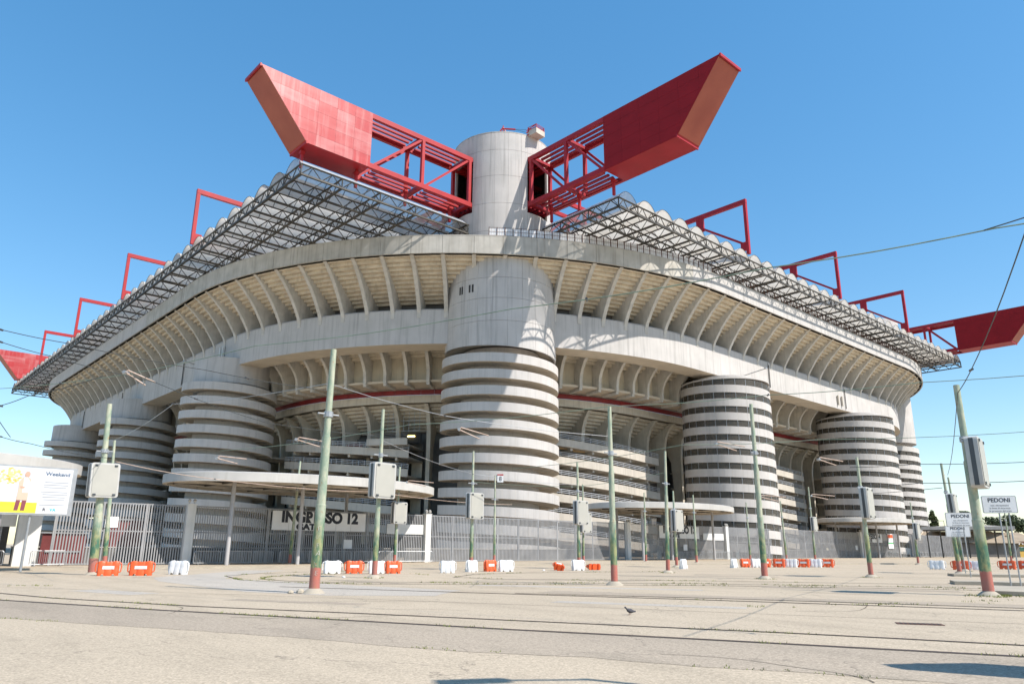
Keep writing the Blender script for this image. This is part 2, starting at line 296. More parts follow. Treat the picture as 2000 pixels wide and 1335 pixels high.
# pavement in front of the stadium with a kerb
kl=[(-140,-14),(-90,-22),(-68.18,-25.08),(-55.44,-26.61),(-43.11,-28.09),(-28.63,-31.49),(-10.54,-36.2),(16.27,-45.9),(30.49,-52),(60,-62),(120,-80)]
pm=MB(); pts=resample(kl,4)
poly=pts+[(190,-80),(190,230),(-140,230)]
sheet('pavement',poly,.10,ground_mat('pavement_paving',(.46,.385,.285),(.42,.35,.26),(.35,.29,.22)))
kb=MB()
for a,b in zip(pts,pts[1:]):
    kb.beam((a[0],a[1]-.08,.055),(b[0],b[1]-.08,.055),.22,.13)
tag(kb.build('kerb',KERB),kind='structure')
# raised platform islands of the stop
for i,(p0,d,ln) in enumerate([((-43.1,-75.7),(.1,-1),16),((-33.9,-71.0),(.42,-.91),22),((-20.9,-66.8),(.5,-.87),26)]):
    d=Vector(d).normalized(); n=Vector((d.y*-1,d.x)); p=Vector(p0); wdt=1.9
    a=p; q=p+d*ln
    pl=[a-n*.0,q,q+n*wdt,a+n*wdt]
    if i==0: pl=[Vector((-42.7,-74.9)),Vector((-37.3,-73.6)),Vector((-34.5,-88)),Vector((-41.5,-90))]
    b=MB(); b.prism([tuple(x) for x in pl],0.005,.16); tag(b.build('platform_island',KERB),kind='structure')

# ------------------------------------------------------------------ STADIUM
stad=thing('stadium','huge concrete stadium with spiral ramp towers and red roof beams behind the fence','stadium',(0,0,0))
RX0,RY0,RR=-35.5,-19.5,67.5; SPX,SPY=144.,204.
AL=RR*PI/4; LS=SPX-2*(RX0+RR)   # half corner arc, right straight
CXn,CYn=RX0+RR,RY0+RR; CXf=SPX-CXn; CYf=SPY-CYn; RS=CXf-CXn; LSt=CYf-CYn
def P(s,d):
    r=RR-d
    if -AL<=s<=AL:
        a=PI/4+s/RR; return (CXn-r*math.cos(a),CYn-r*math.sin(a))
    if s>AL:
        t=s-AL
        if t<=RS: return (CXn+t,RY0+d)
        b=min((t-RS)/RR,PI/2); return (CXf+r*math.sin(b),CYn-r*math.cos(b))
    t=-s-AL
    if t<=LSt: return (RX0+d,CYn+t)
    b=min((t-LSt)/RR,PI/2); return (CXn-r*math.cos(b),CYf+r*math.sin(b))
def ang(s):
    """direction of the inward normal"""
    p=P(s,0); q=P(s,1); return math.atan2(q[1]-p[1],q[0]-p[0])
S0,S1=-AL-LSt-RR*PI/2,AL+RS+RR*PI/2
def ssamp(a,b):
    out=[a]
    for k in range(1,400):
        t=S0+k*2.4
        if a+.05<t<b-.05:
            st=(AL+3<t<AL+RS-3) or (-AL-LSt+3<t<-AL-3)
            if not st or k%4==0: out.append(t)
    return out+[b]
def sweep(mb,prof,a,b,mi=None,closed=True,samp=None):
    ss=samp or ssamp(a,b); n=len(prof); vs=[]
    for s in ss:
        for d,z in prof:
            x,y=P(s,d); vs.append((x,y,z(s) if callable(z) else z))
    m_=len(ss); rng_=range(n) if closed else range(n-1)
    for j in rng_:
        fs=[(i*n+j,i*n+(j+1)%n,(i+1)*n+(j+1)%n,(i+1)*n+j) for i in range(m_-1)]
        if j==rng_[0]: mb.add(vs,fs,(mi[j] if mi else 0)); base=len(mb.v)-len(vs)
        else:
            mb.f+=[tuple(q+base for q in f) for f in fs]; mb.mi+=[mi[j] if mi else 0]*len(fs)
    if closed:
        mb.f+=[tuple(base+i for i in range(n-1,-1,-1)),tuple(base+(m_-1)*n+i for i in range(n))]; mb.mi+=[0,0]
# rib stations
RIBS=[]
s=.9
while s<AL: RIBS.append(s); s+=4.85
s=max(RIBS)+5.0
while s<AL+RS: RIBS.append(s); s+=5.2
while s<S1: RIBS.append(s); s+=4.85
s=.9-4.85
while s>-AL: RIBS.append(s); s-=4.85
s=min(RIBS)-5.0
while s>-AL-LSt: RIBS.append(s); s-=5.2
while s>S0: RIBS.append(s); s-=4.85
RIBS.sort()
ZP0,ZP1=44.7,47.55
# parapet: core and one panel per bay
b=MB(); sweep(b,[(.06,ZP0+.02),(.06,ZP1-.03),(.9,ZP1-.03),(.9,ZP0+.02)],S0,S1); b.build('parapet_core',DGREY,stad)
b=MB(); sweep(b,[(-.03,ZP1),(-.03,ZP1+.12),(1.0,ZP1+.12),(1.0,ZP1)],S0,S1); b.build('parapet_coping',CONP,stad)
for a,c in zip(RIBS,RIBS[1:]):
    b=MB(); sweep(b,[(0,ZP0),(0,ZP1),(.3,ZP1),(.3,ZP0)],a+.025,c-.025); b.build('parapet_panel',CONP if abs(a+20)<62 else CON,stad)
# upper tier soffit steps
NS=12
for i in range(NS):
    d0=.9+i*.80; z0=ZP0+.45-i*.44
    b=MB(); sweep(b,[(d0,z0),(d0,z0-.50),(d0+.22,z0-.56),(d0+.26,z0-.42),(d0+.86,z0-.42),(d0+.86,z0)],S0,S1)
    b.build('seat_step',CONS,stad)
b=MB(); sweep(b,[(.3,ZP0+.02),(.3,ZP0+.5),(1.4,ZP0+.5),(1.4,ZP0+.02)],S0,S1); b.build('parapet_soffit',CONB,stad)
b=MB(); sweep(b,[(10.4,40.6),(10.4,36.5),(11.2,36.5),(11.2,40.6)],S0,S1); b.build('back_wall',DGREY,stad)
# curved ribs
def ribmesh(name,front,back,th,mat):
    n=len(front); poly=front+back[::-1]; k=len(poly)
    vs=[(d,-th/2,z) for d,z in poly]+[(d,th/2,z) for d,z in poly]
    fs=[tuple(range(k)),tuple(range(2*k-1,k-1,-1))]+[(i,(i+1)%k,k+(i+1)%k,k+i) for i in range(k)]
    mb=MB()
    for i in range(n-1):  # split the web into quads
        a,b_,c,d_=i,i+1,k-2-i,k-1-i
        mb_faces=[(a,b_,c,d_),(k+d_,k+c,k+b_,k+a),(a,b_,k+b_,k+a),(d_,c,k+c,k+d_)]
        if i==0: mb.add(vs,mb_faces)
        else: mb.f+=mb_faces; mb.mi+=[0]*4
    mb.f+=[(0,k-1,2*k-1,k),(n-1,n,k+n,k+n-1)]; mb.mi+=[0,0]
    return mb.mesh(name,mat)
fr=[(.55,44.72),(1.2,44.35),(2.4,43.35),(3.6,42.2),(4.8,40.85),(5.8,39.45),(6.55,38.3),(6.9,37.4),(6.95,36.6)]
bk=[(2.4,44.9),(3.6,44.4),(5.2,43.6),(6.6,42.8),(8.0,42.1),(9.2,41.4),(10.3,40.7),(10.6,38.5),(10.6,36.6)]
rm=ribmesh('rib',fr,bk,.62,CONRIB)
for s in RIBS: x,y=P(s,0); ob('rib',rm,stad,(x,y,0),ang(s))
# ring girder
ZG0,ZG1=32.3,37.9
b=MB(); sweep(b,[(7,ZG0),(7,ZG1),(7.5,ZG1),(7.5,ZG1-1),(11.3,ZG1-1),(11.3,ZG0)],S0,S1,mi=[0,0,0,0,0,1]); b.build('ring_girder',[CON,CONB],stad)
b=MB(); sweep(b,[(6.93,ZG1-.02),(6.93,ZG1+.10),(7.3,ZG1+.10),(7.3,ZG1-.02)],S0,S1); b.build('girder_coping',surf('coping_metal',(.36,.37,.39),rough=.6),stad)
for s in (AL+26,AL+60,-AL-20,-AL-62,-AL-98):
    x,y=P(s,6.985); box('girder_joint',(x,y,(ZG0+ZG1)/2),(.03,.10,ZG1-ZG0-.1),STEEL,stad,ang(s))
    x,y=P(s,6.8); b=MB(); b.tube((0,0,-2.3),(0,0,2.3),.09,8); b.build('rain_pipe',STEEL,stad,(x,y,35.0))
# middle tier: short ribs, steps, wall, slab, red band
for i in range(6):
    d0=11.4+i*.95; z0=35.4-i*.45
    b=MB(); sweep(b,[(d0,z0),(d0,z0-.45),(d0+.12,z0-.55),(d0+1.0,z0-.55),(d0+1.0,z0)],S0,S1); b.build('middle_seat_step',CONS,stad)
b=MB(); sweep(b,[(17.2,32.8),(17.2,28.5),(18.2,28.5),(18.2,32.8)],S0,S1); b.build('middle_wall',surf('middle_wall_paint',(.64,.57,.45),(.55,.49,.38),scale=.5,streak=.3,rough=.9),stad)
b=MB(); sweep(b,[(15.6,28.1),(15.6,28.5),(22,28.5),(22,28.1)],S0,S1); b.build('middle_slab',CONB,stad)
fr2=[(11.5,33.7),(12.6,33.0),(13.6,32.1),(14.4,31.1),(14.9,30.1),(15.05,29.2),(15.05,28.0)]
bk2=[(13.0,34.5),(14.2,33.9),(15.4,33.3),(16.4,32.8),(17.25,32.2),(17.3,30.2),(17.3,28.0)]
rm2=ribmesh('middle_rib',fr2,bk2,.55,CONRIB)
fm=MB(); fm.box((17.2,0,27.85),(4.0,.55,.5)); footm=fm.mesh('rib_foot',CONRIB)
for s in RIBS:
    x,y=P(s,0); o=ob('middle_rib',rm2,stad,(x,y,0),ang(s)); ob('rib_foot',footm,o)
segs=[S0+ (S1-S0)*i/150 for i in range(151)]
for a,c in zip(segs,segs[1:]):
    b=MB(); sweep(b,[(20.2,26.95),(20.2,27.75),(20.5,27.75),(20.5,26.95)],a+.04,c-.04,samp=[a+.04,c-.04]); b.build('red_panel',REDD,stad)
# inner (old) ring
b=MB(); sweep(b,[(20.45,25.6),(20.45,26.92),(22,26.92),(22,25.6)],S0,S1); b.build('inner_cornice',OLD,stad)
for i in range(9):
    d0=21.0+i*.85; z0=26.2-i*.50
    b=MB(); sweep(b,[(d0,z0),(d0,z0-.50),(d0+.12,z0-.60),(d0+.95,z0-.60),(d0+.95,z0)],S0,S1); b.build('inner_seat_step',OLD,stad)
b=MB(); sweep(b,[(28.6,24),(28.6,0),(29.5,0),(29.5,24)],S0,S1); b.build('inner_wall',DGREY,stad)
fr3=[(20.6,25.4),(21.4,24.8),(22.2,23.8),(22.8,22.5),(23.1,21.0),(23.2,19.0),(23.2,2.0)]
bk3=[(22.4,25.6),(24.0,24.8),(25.6,23.8),(26.8,23.0),(27.4,21.6),(25.6,18.5),(24.4,2.0)]
rm3=ribmesh('inner_rib',fr3,bk3,.7,OLD)
s=-AL-LSt
k=0
while s<AL+RS+40:
    x,y=P(s,0); ob('inner_rib',rm3,stad,(x,y,0),ang(s)); s+=(8.6 if abs(s)<AL else 5.6)
# sloping ramps (galleries) between the towers, with railings
TS={'A':-AL+.6,'B':-AL-52,'C':-AL-105.5}
bays=[(-AL-LSt-20,-AL-112,20.5,.085),(-AL-99,-AL-58,20.2,.085),(-AL-44,-AL-2,21.5,.085),(-AL+6,-9,19.6,.085),(9,AL+4,20.8,.085),(AL+19,AL+60,20.8,.085),(AL+75,AL+110,20.0,.085)]
RAILW=surf('railing_paint',(.55,.57,.6),(.45,.47,.5),scale=1,rough=.5)
_b=MB(); _b.box((0,0,0),(5,.4,.5)); BRK=_b.mesh('bracket',GALM)
for bi,(a,c,zs,sl_) in enumerate(bays):
    for k in range(6):
        zf=lambda s,k=k,a=a,zs=zs,sl_=sl_: zs-sl_*.75*(s-a)-3.12*k
        f=lambda dz: (lambda s: zf(s)+dz)
        if zf(c)-1.5<.3: continue
        b=MB(); ss=[a+(c-a)*i/16 for i in range(17)]
        sweep(b,[(18.6,f(-1.3)),(18.6,f(0)),(18.8,f(0)),(18.8,f(-1.0)),(27,f(-1.0)),(27,f(-1.3))],a,c,samp=ss); g_=b.build('gallery_ramp',GALM,stad)
        b=MB()
        for j in range(3):
            b.path([(*P(q,18.7),zf(q)+.28+.27*j) for q in ss],.05,4)
        for q in [a+(c-a)*i/24 for i in range(25)]: x,y=P(q,18.7); b.tube((x,y,zf(q)-.1),(x,y,zf(q)+.84),.035,4)
        b.build('railing',RAILW,g_)
        n_c=int((c-a)/5.5)
        for q in [a+(c-a)*(i+.5)/n_c for i in range(n_c)]:   # short brackets under the ramp
            x,y=P(q,21.5); ob('bracket',BRK,g_,(x,y,zf(q)-1.55),ang(q))
        # back wall with doors
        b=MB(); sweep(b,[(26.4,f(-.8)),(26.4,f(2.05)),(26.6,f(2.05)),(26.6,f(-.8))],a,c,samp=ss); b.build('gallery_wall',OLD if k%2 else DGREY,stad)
        rr=random.Random(bi*9+k)
        q=a+1.5
        while q<c-3:
            L_=rr.uniform(1.5,4.5)
            if rr.random()<.85:
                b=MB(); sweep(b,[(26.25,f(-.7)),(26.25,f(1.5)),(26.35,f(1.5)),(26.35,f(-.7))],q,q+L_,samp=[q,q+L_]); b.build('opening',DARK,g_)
            q+=L_+rr.uniform(.6,1.8)
# timber boards stacked on the gallery right of the corner tower, banner on the left one, lit passage
for i,(s,z,wd,h) in enumerate([(21.5,18.9,2.6,1.8),(25.5,18.3,3.0,1.7),(29.5,18.0,3.2,1.8),(33,17.6,2.4,1.7)]):
    x,y=P(s,20.2); box('timber_hoarding',(x,y,z+.9),(.15,wd,h),ROOFTILE,stad,ang(s))
x,y=P(-26.5,22); bn=box('red_banner',(x,y,18.3),(.12,3.4,1.5),MAROON,stad,ang(-26.5))
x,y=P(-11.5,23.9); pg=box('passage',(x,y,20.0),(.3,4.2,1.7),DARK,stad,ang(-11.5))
x,y=P(-11.0,23.6); box('passage_lamp',(x,y,20.25),(.12,1.3,.22),LAMP,stad,ang(-11))
for s_,w_ in ((-13.2,6.0),):
    x,y=P(s_,23.4); b=MB()
    for j in range(7): b.box((0,-w_/2+w_*j/6,23),(.06,.06,4.0))
    for zz in (21.2,23,24.9): b.box((0,0,zz),(.05,w_,.06))
    b.build('mesh_gate',GALV,stad,(x,y,0),ang(s_))
# platform balcony left of tower
b=MB(); ss=[-19+i for i in range(11)]; sweep(b,[(17.6,18.0),(17.6,19.1),(17.8,19.1),(17.8,18.2),(27,18.2),(27,18.0)],-19,-9,samp=ss); bo=b.build('balcony',GALM,stad)
b=MB()
for j in range(3): b.path([(*P(q,17.7),19.3+.27*j) for q in ss],.035,4)
b.build('railing',GALV,bo)

# ---- towers
def facing(c): return math.atan2(-85.16-c[1],-77.46-c[0])
def arcstrip(mb,r0,r1,a0,a1,z0,z1,n,mi=0):
    """solid curved block between radii and angles; z0,z1 may be functions of the angle"""
    vs=[]
    for i in range(n+1):
        t=a0+(a1-a0)*i/n; lo=z0(t) if callable(z0) else z0; hi=z1(t) if callable(z1) else z1
        for r_,z in ((r1,lo),(r1,hi),(r0,hi),(r0,lo)): vs.append((r_*math.cos(t),r_*math.sin(t),z))
    fs=[]
    for i in range(n):
        for j in range(4): fs.append((i*4+j,(i+1)*4+j,(i+1)*4+(j+1)%4,i*4+(j+1)%4))
    fs+=[(3,2,1,0),(n*4,n*4+1,n*4+2,n*4+3)]
    mb.add(vs,fs,mi)
PITCH=2.475
def rampmesh(Rr_,rc,h,pitch,key):
    """one full turn of spiral ramp, angle 0 = front, going down with the angle"""
    prof=[(Rr_,0),(Rr_,-h),(rc,-h),(rc,-h+.22),(Rr_-.18,-h+.22),(Rr_-.18,0)]; N=72; vs=[]
    for i in range(N+1):
        t=-PI+2*PI*i/N
        for r_,z in prof: vs.append((r_*math.cos(t),r_*math.sin(t),z-pitch*t/(2*PI)))
    mb=MB(); k=len(prof)
    for j in range(k):
        fs=[(i*k+j,(i+1)*k+j,(i+1)*k+(j+1)%k,i*k+(j+1)%k) for i in range(N)]
        if j==0: mb.add(vs,fs,0)
        else: mb.f+=fs; mb.mi+=[1 if j==1 else 0]*len(fs)
    # radial joints on the soffit
    for i in range(16):
        t=-PI+2*PI*(i+.5)/16; z=-h-pitch*t/(2*PI)-.03
        mb.box(((rc+Rr_-.4)/2*math.cos(t),(rc+Rr_-.4)/2*math.sin(t),z),(Rr_-rc-.5,.09,.08),t,1)
    for i in range(30):
        t=-PI+2*PI*(i+.25)/30; z=-pitch*t/(2*PI)
        mb.box((Rr_*math.cos(t),Rr_*math.sin(t),z-h/2),(.006,.022,h-.06),t,2)
    return mb.mesh(key,[CONR,CONB,OLD],30)
def core(mb,r_,z0,z1,n=64,mi=0):
    mb.lathe([(0,z1),(r_,z1),(r_,z0)],n,mi=mi)
def open_tower(name,c,Rr_,top,rc=5.6,zc=33,drum=True):
    """spiral ramp tower; top = height of the first band at the front"""
    a=facing(c); b=MB(); core(b,rc,0,zc); 
    t=b.build(name,CONR,stad,(c[0],c[1],0),a,30)
    me=rampmesh(Rr_,rc-.1,1.36,PITCH,'ramp_turn')
    z=top
    while z>-.5: ob('ramp_turn',me,t,(0,0,z)); z-=PITCH
    if drum:
        b=MB(); b.lathe([(0,zc+.5),(6.6,zc+.5),(6.6,top+.45),(6.3,top+.3),(6.3,top-1),(0,top-1)],64); b.build('drum',CON,t,smooth=30)
    return t
open_tower('ramp_tower',(-26.5,47.4),8.2,28.6)
open_tower('ramp_tower',(-26.6,100),8.1,28.6)
open_tower('ramp_tower',(-27.5,153.5),8.1,28.6)
def screened_tower(name,c,Rr_,top,npan=26,zc=32):
    a=facing(c); b=MB(); core(b,5.6,0,zc); t=b.build(name,CONR,stad,(c[0],c[1],0),a,30)
    me=rampmesh(Rr_,5.5,1.36,PITCH,'ramp_turn_screened')
    # window strip under each turn: one pane and mullion mesh reused with rotation
    da=2*PI/npan; pb=MB(); rr_=Rr_-.10
    arcstrip(pb,rr_-.02,rr_,-da/2+.012,da/2-.012,lambda q:-(PITCH-1.36)+.0-PITCH*q/(2*PI)-1.36,lambda q:-1.36-PITCH*q/(2*PI),3)
    pane=pb.mesh('screen_pane',MESHP)
    mb=MB(); mb.box((rr_-.02,0,-1.36-(PITCH-1.36)/2),(.10,.07,PITCH-1.36)); mul=mb.mesh('mullion',GALV)
    z=top+PITCH; i=0
    while z>-.5:
        if i>0: ob('ramp_turn',me,t,(0,0,z))
        for k in range(npan):
            q=-PI+da*(k+.5)
            if abs(q)>R(105): continue
            o=ob('screen_pane',pane,t,(0,0,z-PITCH*q/(2*PI)),q)
            ob('mullion',mul,t,(0,0,z-PITCH*(q+da/2)/(2*PI)),q+da/2)
        z-=PITCH; i+=1
    b=MB(); b.lathe([(0,top+PITCH-1.0),(Rr_-.15,top+PITCH-1.1),(Rr_,top+PITCH-1.15),(Rr_,top+PITCH-1.4),(Rr_-.3,top+PITCH-1.4),(0,top+PITCH-1.4)],72); b.build('tower_cap',CONR,t,smooth=30)
    return t
screened_tower('screened_ramp_tower',(43.7,-11),8.05,29.75)
screened_tower('screened_ramp_tower',(99,-11),8.4,29.75)
# corner towers
T0=(-1.6,1.35)
def corner_tower(c,detail,screened=False):
    a0=facing(c) if detail else R(228)
    t=thing('corner_tower',None,None) if False else None
    b=MB(); core(b,6.2,0,31); b.lathe([(0,46),(8.6,46),(8.6,31.6),(0,31.6)],64)
    t=b.build('corner_tower',CONR,stad,(c[0],c[1],0),0,30)
    me=rampmesh(9.26,6.1,1.36,PITCH,'ramp_turn_wide'); z=29.39
    while z>-.5: ob('ramp_turn',me,t,(0,0,z),a0); z-=PITCH
    da=R(15)
    if not detail:
        b=MB(); b.lathe([(0,66.6),(8.33,66.6),(8.33,44),(8.9,44),(8.9,30.4),(0,30.4)],72); b.build('shaft',CON,t,smooth=30)
        if screened:
            pb=MB(); npan=28; d2=2*PI/npan; arcstrip(pb,9.13,9.15,-d2/2+.012,d2/2-.012,lambda q:-PITCH-PITCH*q/(2*PI),lambda q:-1.36-PITCH*q/(2*PI),3); pane=pb.mesh('screen_pane',MESHP)
            z=29.39
            while z>-.5:
                for k in range(npan):
                    q=-PI+d2*(k+.5)
                    if abs(q)<R(95): ob('screen_pane',pane,t,(0,0,z-PITCH*q/(2*PI)),a0+q)
                z-=PITCH
        return t
    # inner shaft behind the panel joints
    ZR=[66.6,63.5,58.9,54.1,49.4,44.2]
    def slot(ang_):
        d=math.degrees(ang_)%360
        return 160<d<194 or 258<d<292
    cells=MB()
    def panel(r0,r1,a_,b_,lo,hi,mat): 
        g=.012; b=MB(); zl=(lambda q:lo(q)+.02) if callable(lo) else lo+.02
        arcstrip(b,r0,r1,a_+g/r1*.9,b_-g/r1*.9,zl,hi-.02,4); b.build('shaft_panel',mat,t,smooth=20)
    cuts=[R(x) for x in [190.5+15*k for k in range(25)]]
    extra=[R(194),R(258),R(292),R(520)]
    cuts=sorted(set(cuts+extra))
    for a_,b_ in zip(cuts,cuts[1:]):
        if b_-a_<R(.5): continue
        mid=(a_+b_)/2
        for zh,zl in zip(ZR,ZR[1:]):
            spans=[(zl,zh)]
            if slot(mid):
                spans=[]
                lo_,hi_=53.0,62.3
                if zh>hi_: spans.append((max(zl,hi_),zh))
                if zl<lo_: spans.append((zl,min(zh,lo_)))
                spans=[q for q in spans if q[1]-q[0]>.2]
            for l_z,h_z in spans:
                panel(8.05,8.33,a_,b_,l_z,h_z,CON)
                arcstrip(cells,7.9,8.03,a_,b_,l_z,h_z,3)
        zm=[45.5,41.4,38.1,34.5]
        for zh,zl in zip(zm,zm[1:]): panel(8.62,8.9,a_,b_,zl,zh,CON)
        lo=lambda q:30.56-PITCH*(((q-a0+PI)%(2*PI))-PI)/(2*PI)
        m1=(((mid-a0+PI)%(2*PI))-PI)
        lo2=lambda q,m1=m1,mid=mid:30.56-PITCH*(m1+(q-mid))/(2*PI)
        panel(8.62,8.9,a_,b_,lo2,34.5,CON)
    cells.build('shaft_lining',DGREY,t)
    b=MB(); b.lathe([(8.2,66.45),(0,66.45)],48); b.lathe([(8.36,66.75),(8.36,66.6),(7.9,66.6),(7.9,66.75),(8.36,66.75)],72); b.build('shaft_cap',CONP,t,smooth=30)
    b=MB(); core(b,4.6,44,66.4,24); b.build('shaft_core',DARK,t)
    b=MB(); b.lathe([(8.9,30.7),(6.0,31.3)],72); b.build('skirt_soffit',CONB,t)
    for q in (183.4,186.4,196.0,199.6):
        x,y=8.86*math.cos(R(q)),8.86*math.sin(R(q)); box('window_slot',(x,y,39.9),(.14,.30,1.25),DARK,t,R(q))
    return t
t0=corner_tower(T0,True)
corner_tower((SPX+1.6,1.35),False,True)
corner_tower((T0[0],SPY-1.35),False)
# number plate on the ramp
a8=facing(T0)+R(1.3); npm=Vector((T0[0]+9.3*math.cos(a8),T0[1]+9.3*math.sin(a8),11.05))
pl=box('number_plate',npm-Vector((T0[0],T0[1],0)),(.05,.85,1.15),SIGNW,t0,a8)
rp=box('plate_stripe',(.03,0,.46),(.03,.85,.2),REDP[0],pl)
Mtx=Matrix.Translation((.03,0,-.12))@Matrix.Rotation(PI/2,4,'Z')@Matrix.Rotation(PI/2,4,'X')
text('numeral','8',.85,LETTER,pl,Mtx,.01)
# ---- roof beams
ZBT,ZBB=62.7,53.95
def roof_beam(axis,sgn,c0,c1,base,top_end,bot_end,solid,tower,inner,paler):
    """axis 'X' or 'Y' is the direction the beam runs in; c0..c1 is its width in the other direction.
    runs from `inner` (far inside) past the tower to the cantilever end"""
    def pt(l,c,z): return (l,c,z) if axis=='X' else (c,l,z)
    b=MB()
    e=1 if top_end>solid else -1
    pf=[(solid,ZBB),(bot_end,ZBB),(top_end,ZBT),(solid,ZBT)]
    vs=[pt(l,c0+.04,z) for l,z in pf]+[pt(l,c1-.04,z) for l,z in pf]
    b.add(vs,[(0,1,2,3),(7,6,5,4),(0,4,5,1),(1,5,6,2),(2,6,7,3),(3,7,4,0)])
    RB=RED if paler else CRIM2  # two beams take red with paler cladding, the other two crimson
    o=b.build('roof_beam',RB,stad)
    # cladding panels, clipped by the raking end
    ncol,nrow=6,5
    rr=random.Random(3)
    cuts=[solid+(top_end-solid)*i/ncol for i in range(ncol+1)]
    for face,(cc,s_) in enumerate(((c0,-1),(c1,1))):
        for i in range(ncol):
            for j in range(nrow):
                za,zb=ZBB+(ZBT-ZBB)*j/nrow,ZBB+(ZBT-ZBB)*(j+1)/nrow
                lim=lambda z:bot_end+(top_end-bot_end)*(z-ZBB)/(ZBT-ZBB)
                la,lb=cuts[i],cuts[i+1]
                def cl(l,z): return min(l,lim(z)) if e>0 else max(l,lim(z))
                q=[(cl(la,za),za),(cl(lb,za),za),(cl(lb,zb),zb),(cl(la,zb),zb)]
                if max(abs(q[0][0]-q[1][0]),abs(q[2][0]-q[3][0]))<.05: continue
                cx_=sum(p[0] for p in q)/4; cz_=sum(p[1] for p in q)/4
                q=[(l-(l-cx_)*.006,z-(z-cz_)*.012) for l,z in q]
                pb=MB(); vs=[pt(l,cc+s_*.0,z) for l,z in q]+[pt(l,cc-s_*.035,z) for l,z in q]
                pb.add(vs,[(0,1,2,3),(7,6,5,4),(0,4,5,1),(1,5,6,2),(2,6,7,3),(3,7,4,0)])
                mt=rr.choice(REDP) if paler and face==0 else (RED if paler else CRIM)
                if paler and face==0 and i>=3 and j in(1,2): mt=REDP[rr.choice((0,0,1))]
                pb.build('cladding_panel',mt,o)
    # raking end face
    pb=MB(); dl=.05*e
    rk=lambda z:bot_end+(top_end-bot_end)*(z-ZBB)/(ZBT-ZBB)
    za,zb=ZBB+.3,ZBT-.3
    vs=[pt(rk(za)-dl,c0+.03,za),pt(rk(za)-dl,c1-.03,za),pt(rk(zb)-dl,c1-.03,zb),pt(rk(zb)-dl,c0+.03,zb)]
    off=[pt(rk(za)+dl,c0+.03,za),pt(rk(za)+dl,c1-.03,za),pt(rk(zb)+dl,c1-.03,zb),pt(rk(zb)+dl,c0+.03,zb)]
    pb.add([Vector(v) for v in vs]+[Vector(v) for v in off],[(0,1,2,3),(7,6,5,4),(0,4,5,1),(1,5,6,2),(2,6,7,3),(3,7,4,0)]); pb.build('end_plate',REDB,o)
    for le,ze in ((bot_end,ZBB),(top_end,ZBT)):
        pb=MB(); pb.beam(pt(le+.02*e,c0-.03,ze+(.12 if ze==ZBB else -.12)),pt(le+.02*e,c1+.03,ze+(.12 if ze==ZBB else -.12)),.22,.42); pb.build('end_trim',RB,o)
    # open lattice: chords, posts, braces, slats
    ch=.75
    for c in (c0+.28,c1-.28):
        for z in (ZBB+ch/2,ZBT-ch/2):
            pb=MB(); pb.beam(pt(solid,c,z),pt(inner,c,z),.5,ch); pb.build('chord',RB,o)
    n=2; L_=abs(tower-solid); st=(tower-solid)/n
    nodes=[solid+st*i for i in range(n+1)]
    k=nodes[-1]
    while abs(k-inner)>10: k+=st; nodes.append(k)
    for i,l in enumerate(nodes[1:]):
        for c in (c0+.28,c1-.28):
            pb=MB(); pb.beam(pt(l,c,ZBB+ch),pt(l,c,ZBT-ch),.5,.5); pb.build('post',RB,o)
            pb=MB(); pb.beam(pt(nodes[i]+.6*(1 if st>0 else -1),c,ZBB+ch*.8),pt(l-.2*st/abs(st),c,ZBT-ch*.8),.32,.36); pb.build('brace',RB,o)
            if i<3:
                pb=MB(); pb.prism([(0,0),(1,0),(1,1)],0,1)
        for z in (ZBB+.3,ZBT-.3):
            pb=MB(); pb.beam(pt(l,c0+.5,z),pt(l,c1-.5,z),.8,.5); pb.build('cross_beam',RB,o)
        if i<4:
            for j in range(4):
                c=c0+.9+(c1-c0-1.8)*j/3
                for z in (ZBB+.25,ZBT-.25):
                    pb=MB(); pb.beam(pt(nodes[i]+.1*st,c,z),pt(l-.1*st,c,z),.42,.30); pb.build('slat',RB,o)
    return o
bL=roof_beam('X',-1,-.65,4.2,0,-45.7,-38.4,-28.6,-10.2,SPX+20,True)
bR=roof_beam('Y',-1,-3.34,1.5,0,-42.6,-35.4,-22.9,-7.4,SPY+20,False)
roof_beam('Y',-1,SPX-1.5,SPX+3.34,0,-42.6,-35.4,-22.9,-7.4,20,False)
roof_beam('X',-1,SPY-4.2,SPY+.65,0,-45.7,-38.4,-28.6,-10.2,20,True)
# hangers between beams and roof
for x in (-38.0,-29.5,-21,-12.5):
    b=MB(); b.beam((x,1.5,51.2),(x,1.5,ZBB),.35,.35); b.box((x,1.5,53.5),(.6,.6,.5)); b.build('hanger',RED,stad)
for y in (-22.3,-15.5,-9.5):
    b=MB(); b.beam((-.6,y,51.2),(-.6,y,ZBB),.35,.35); b.box((-.6,y,53.5),(.6,.6,.5)); b.build('hanger',RED,stad)
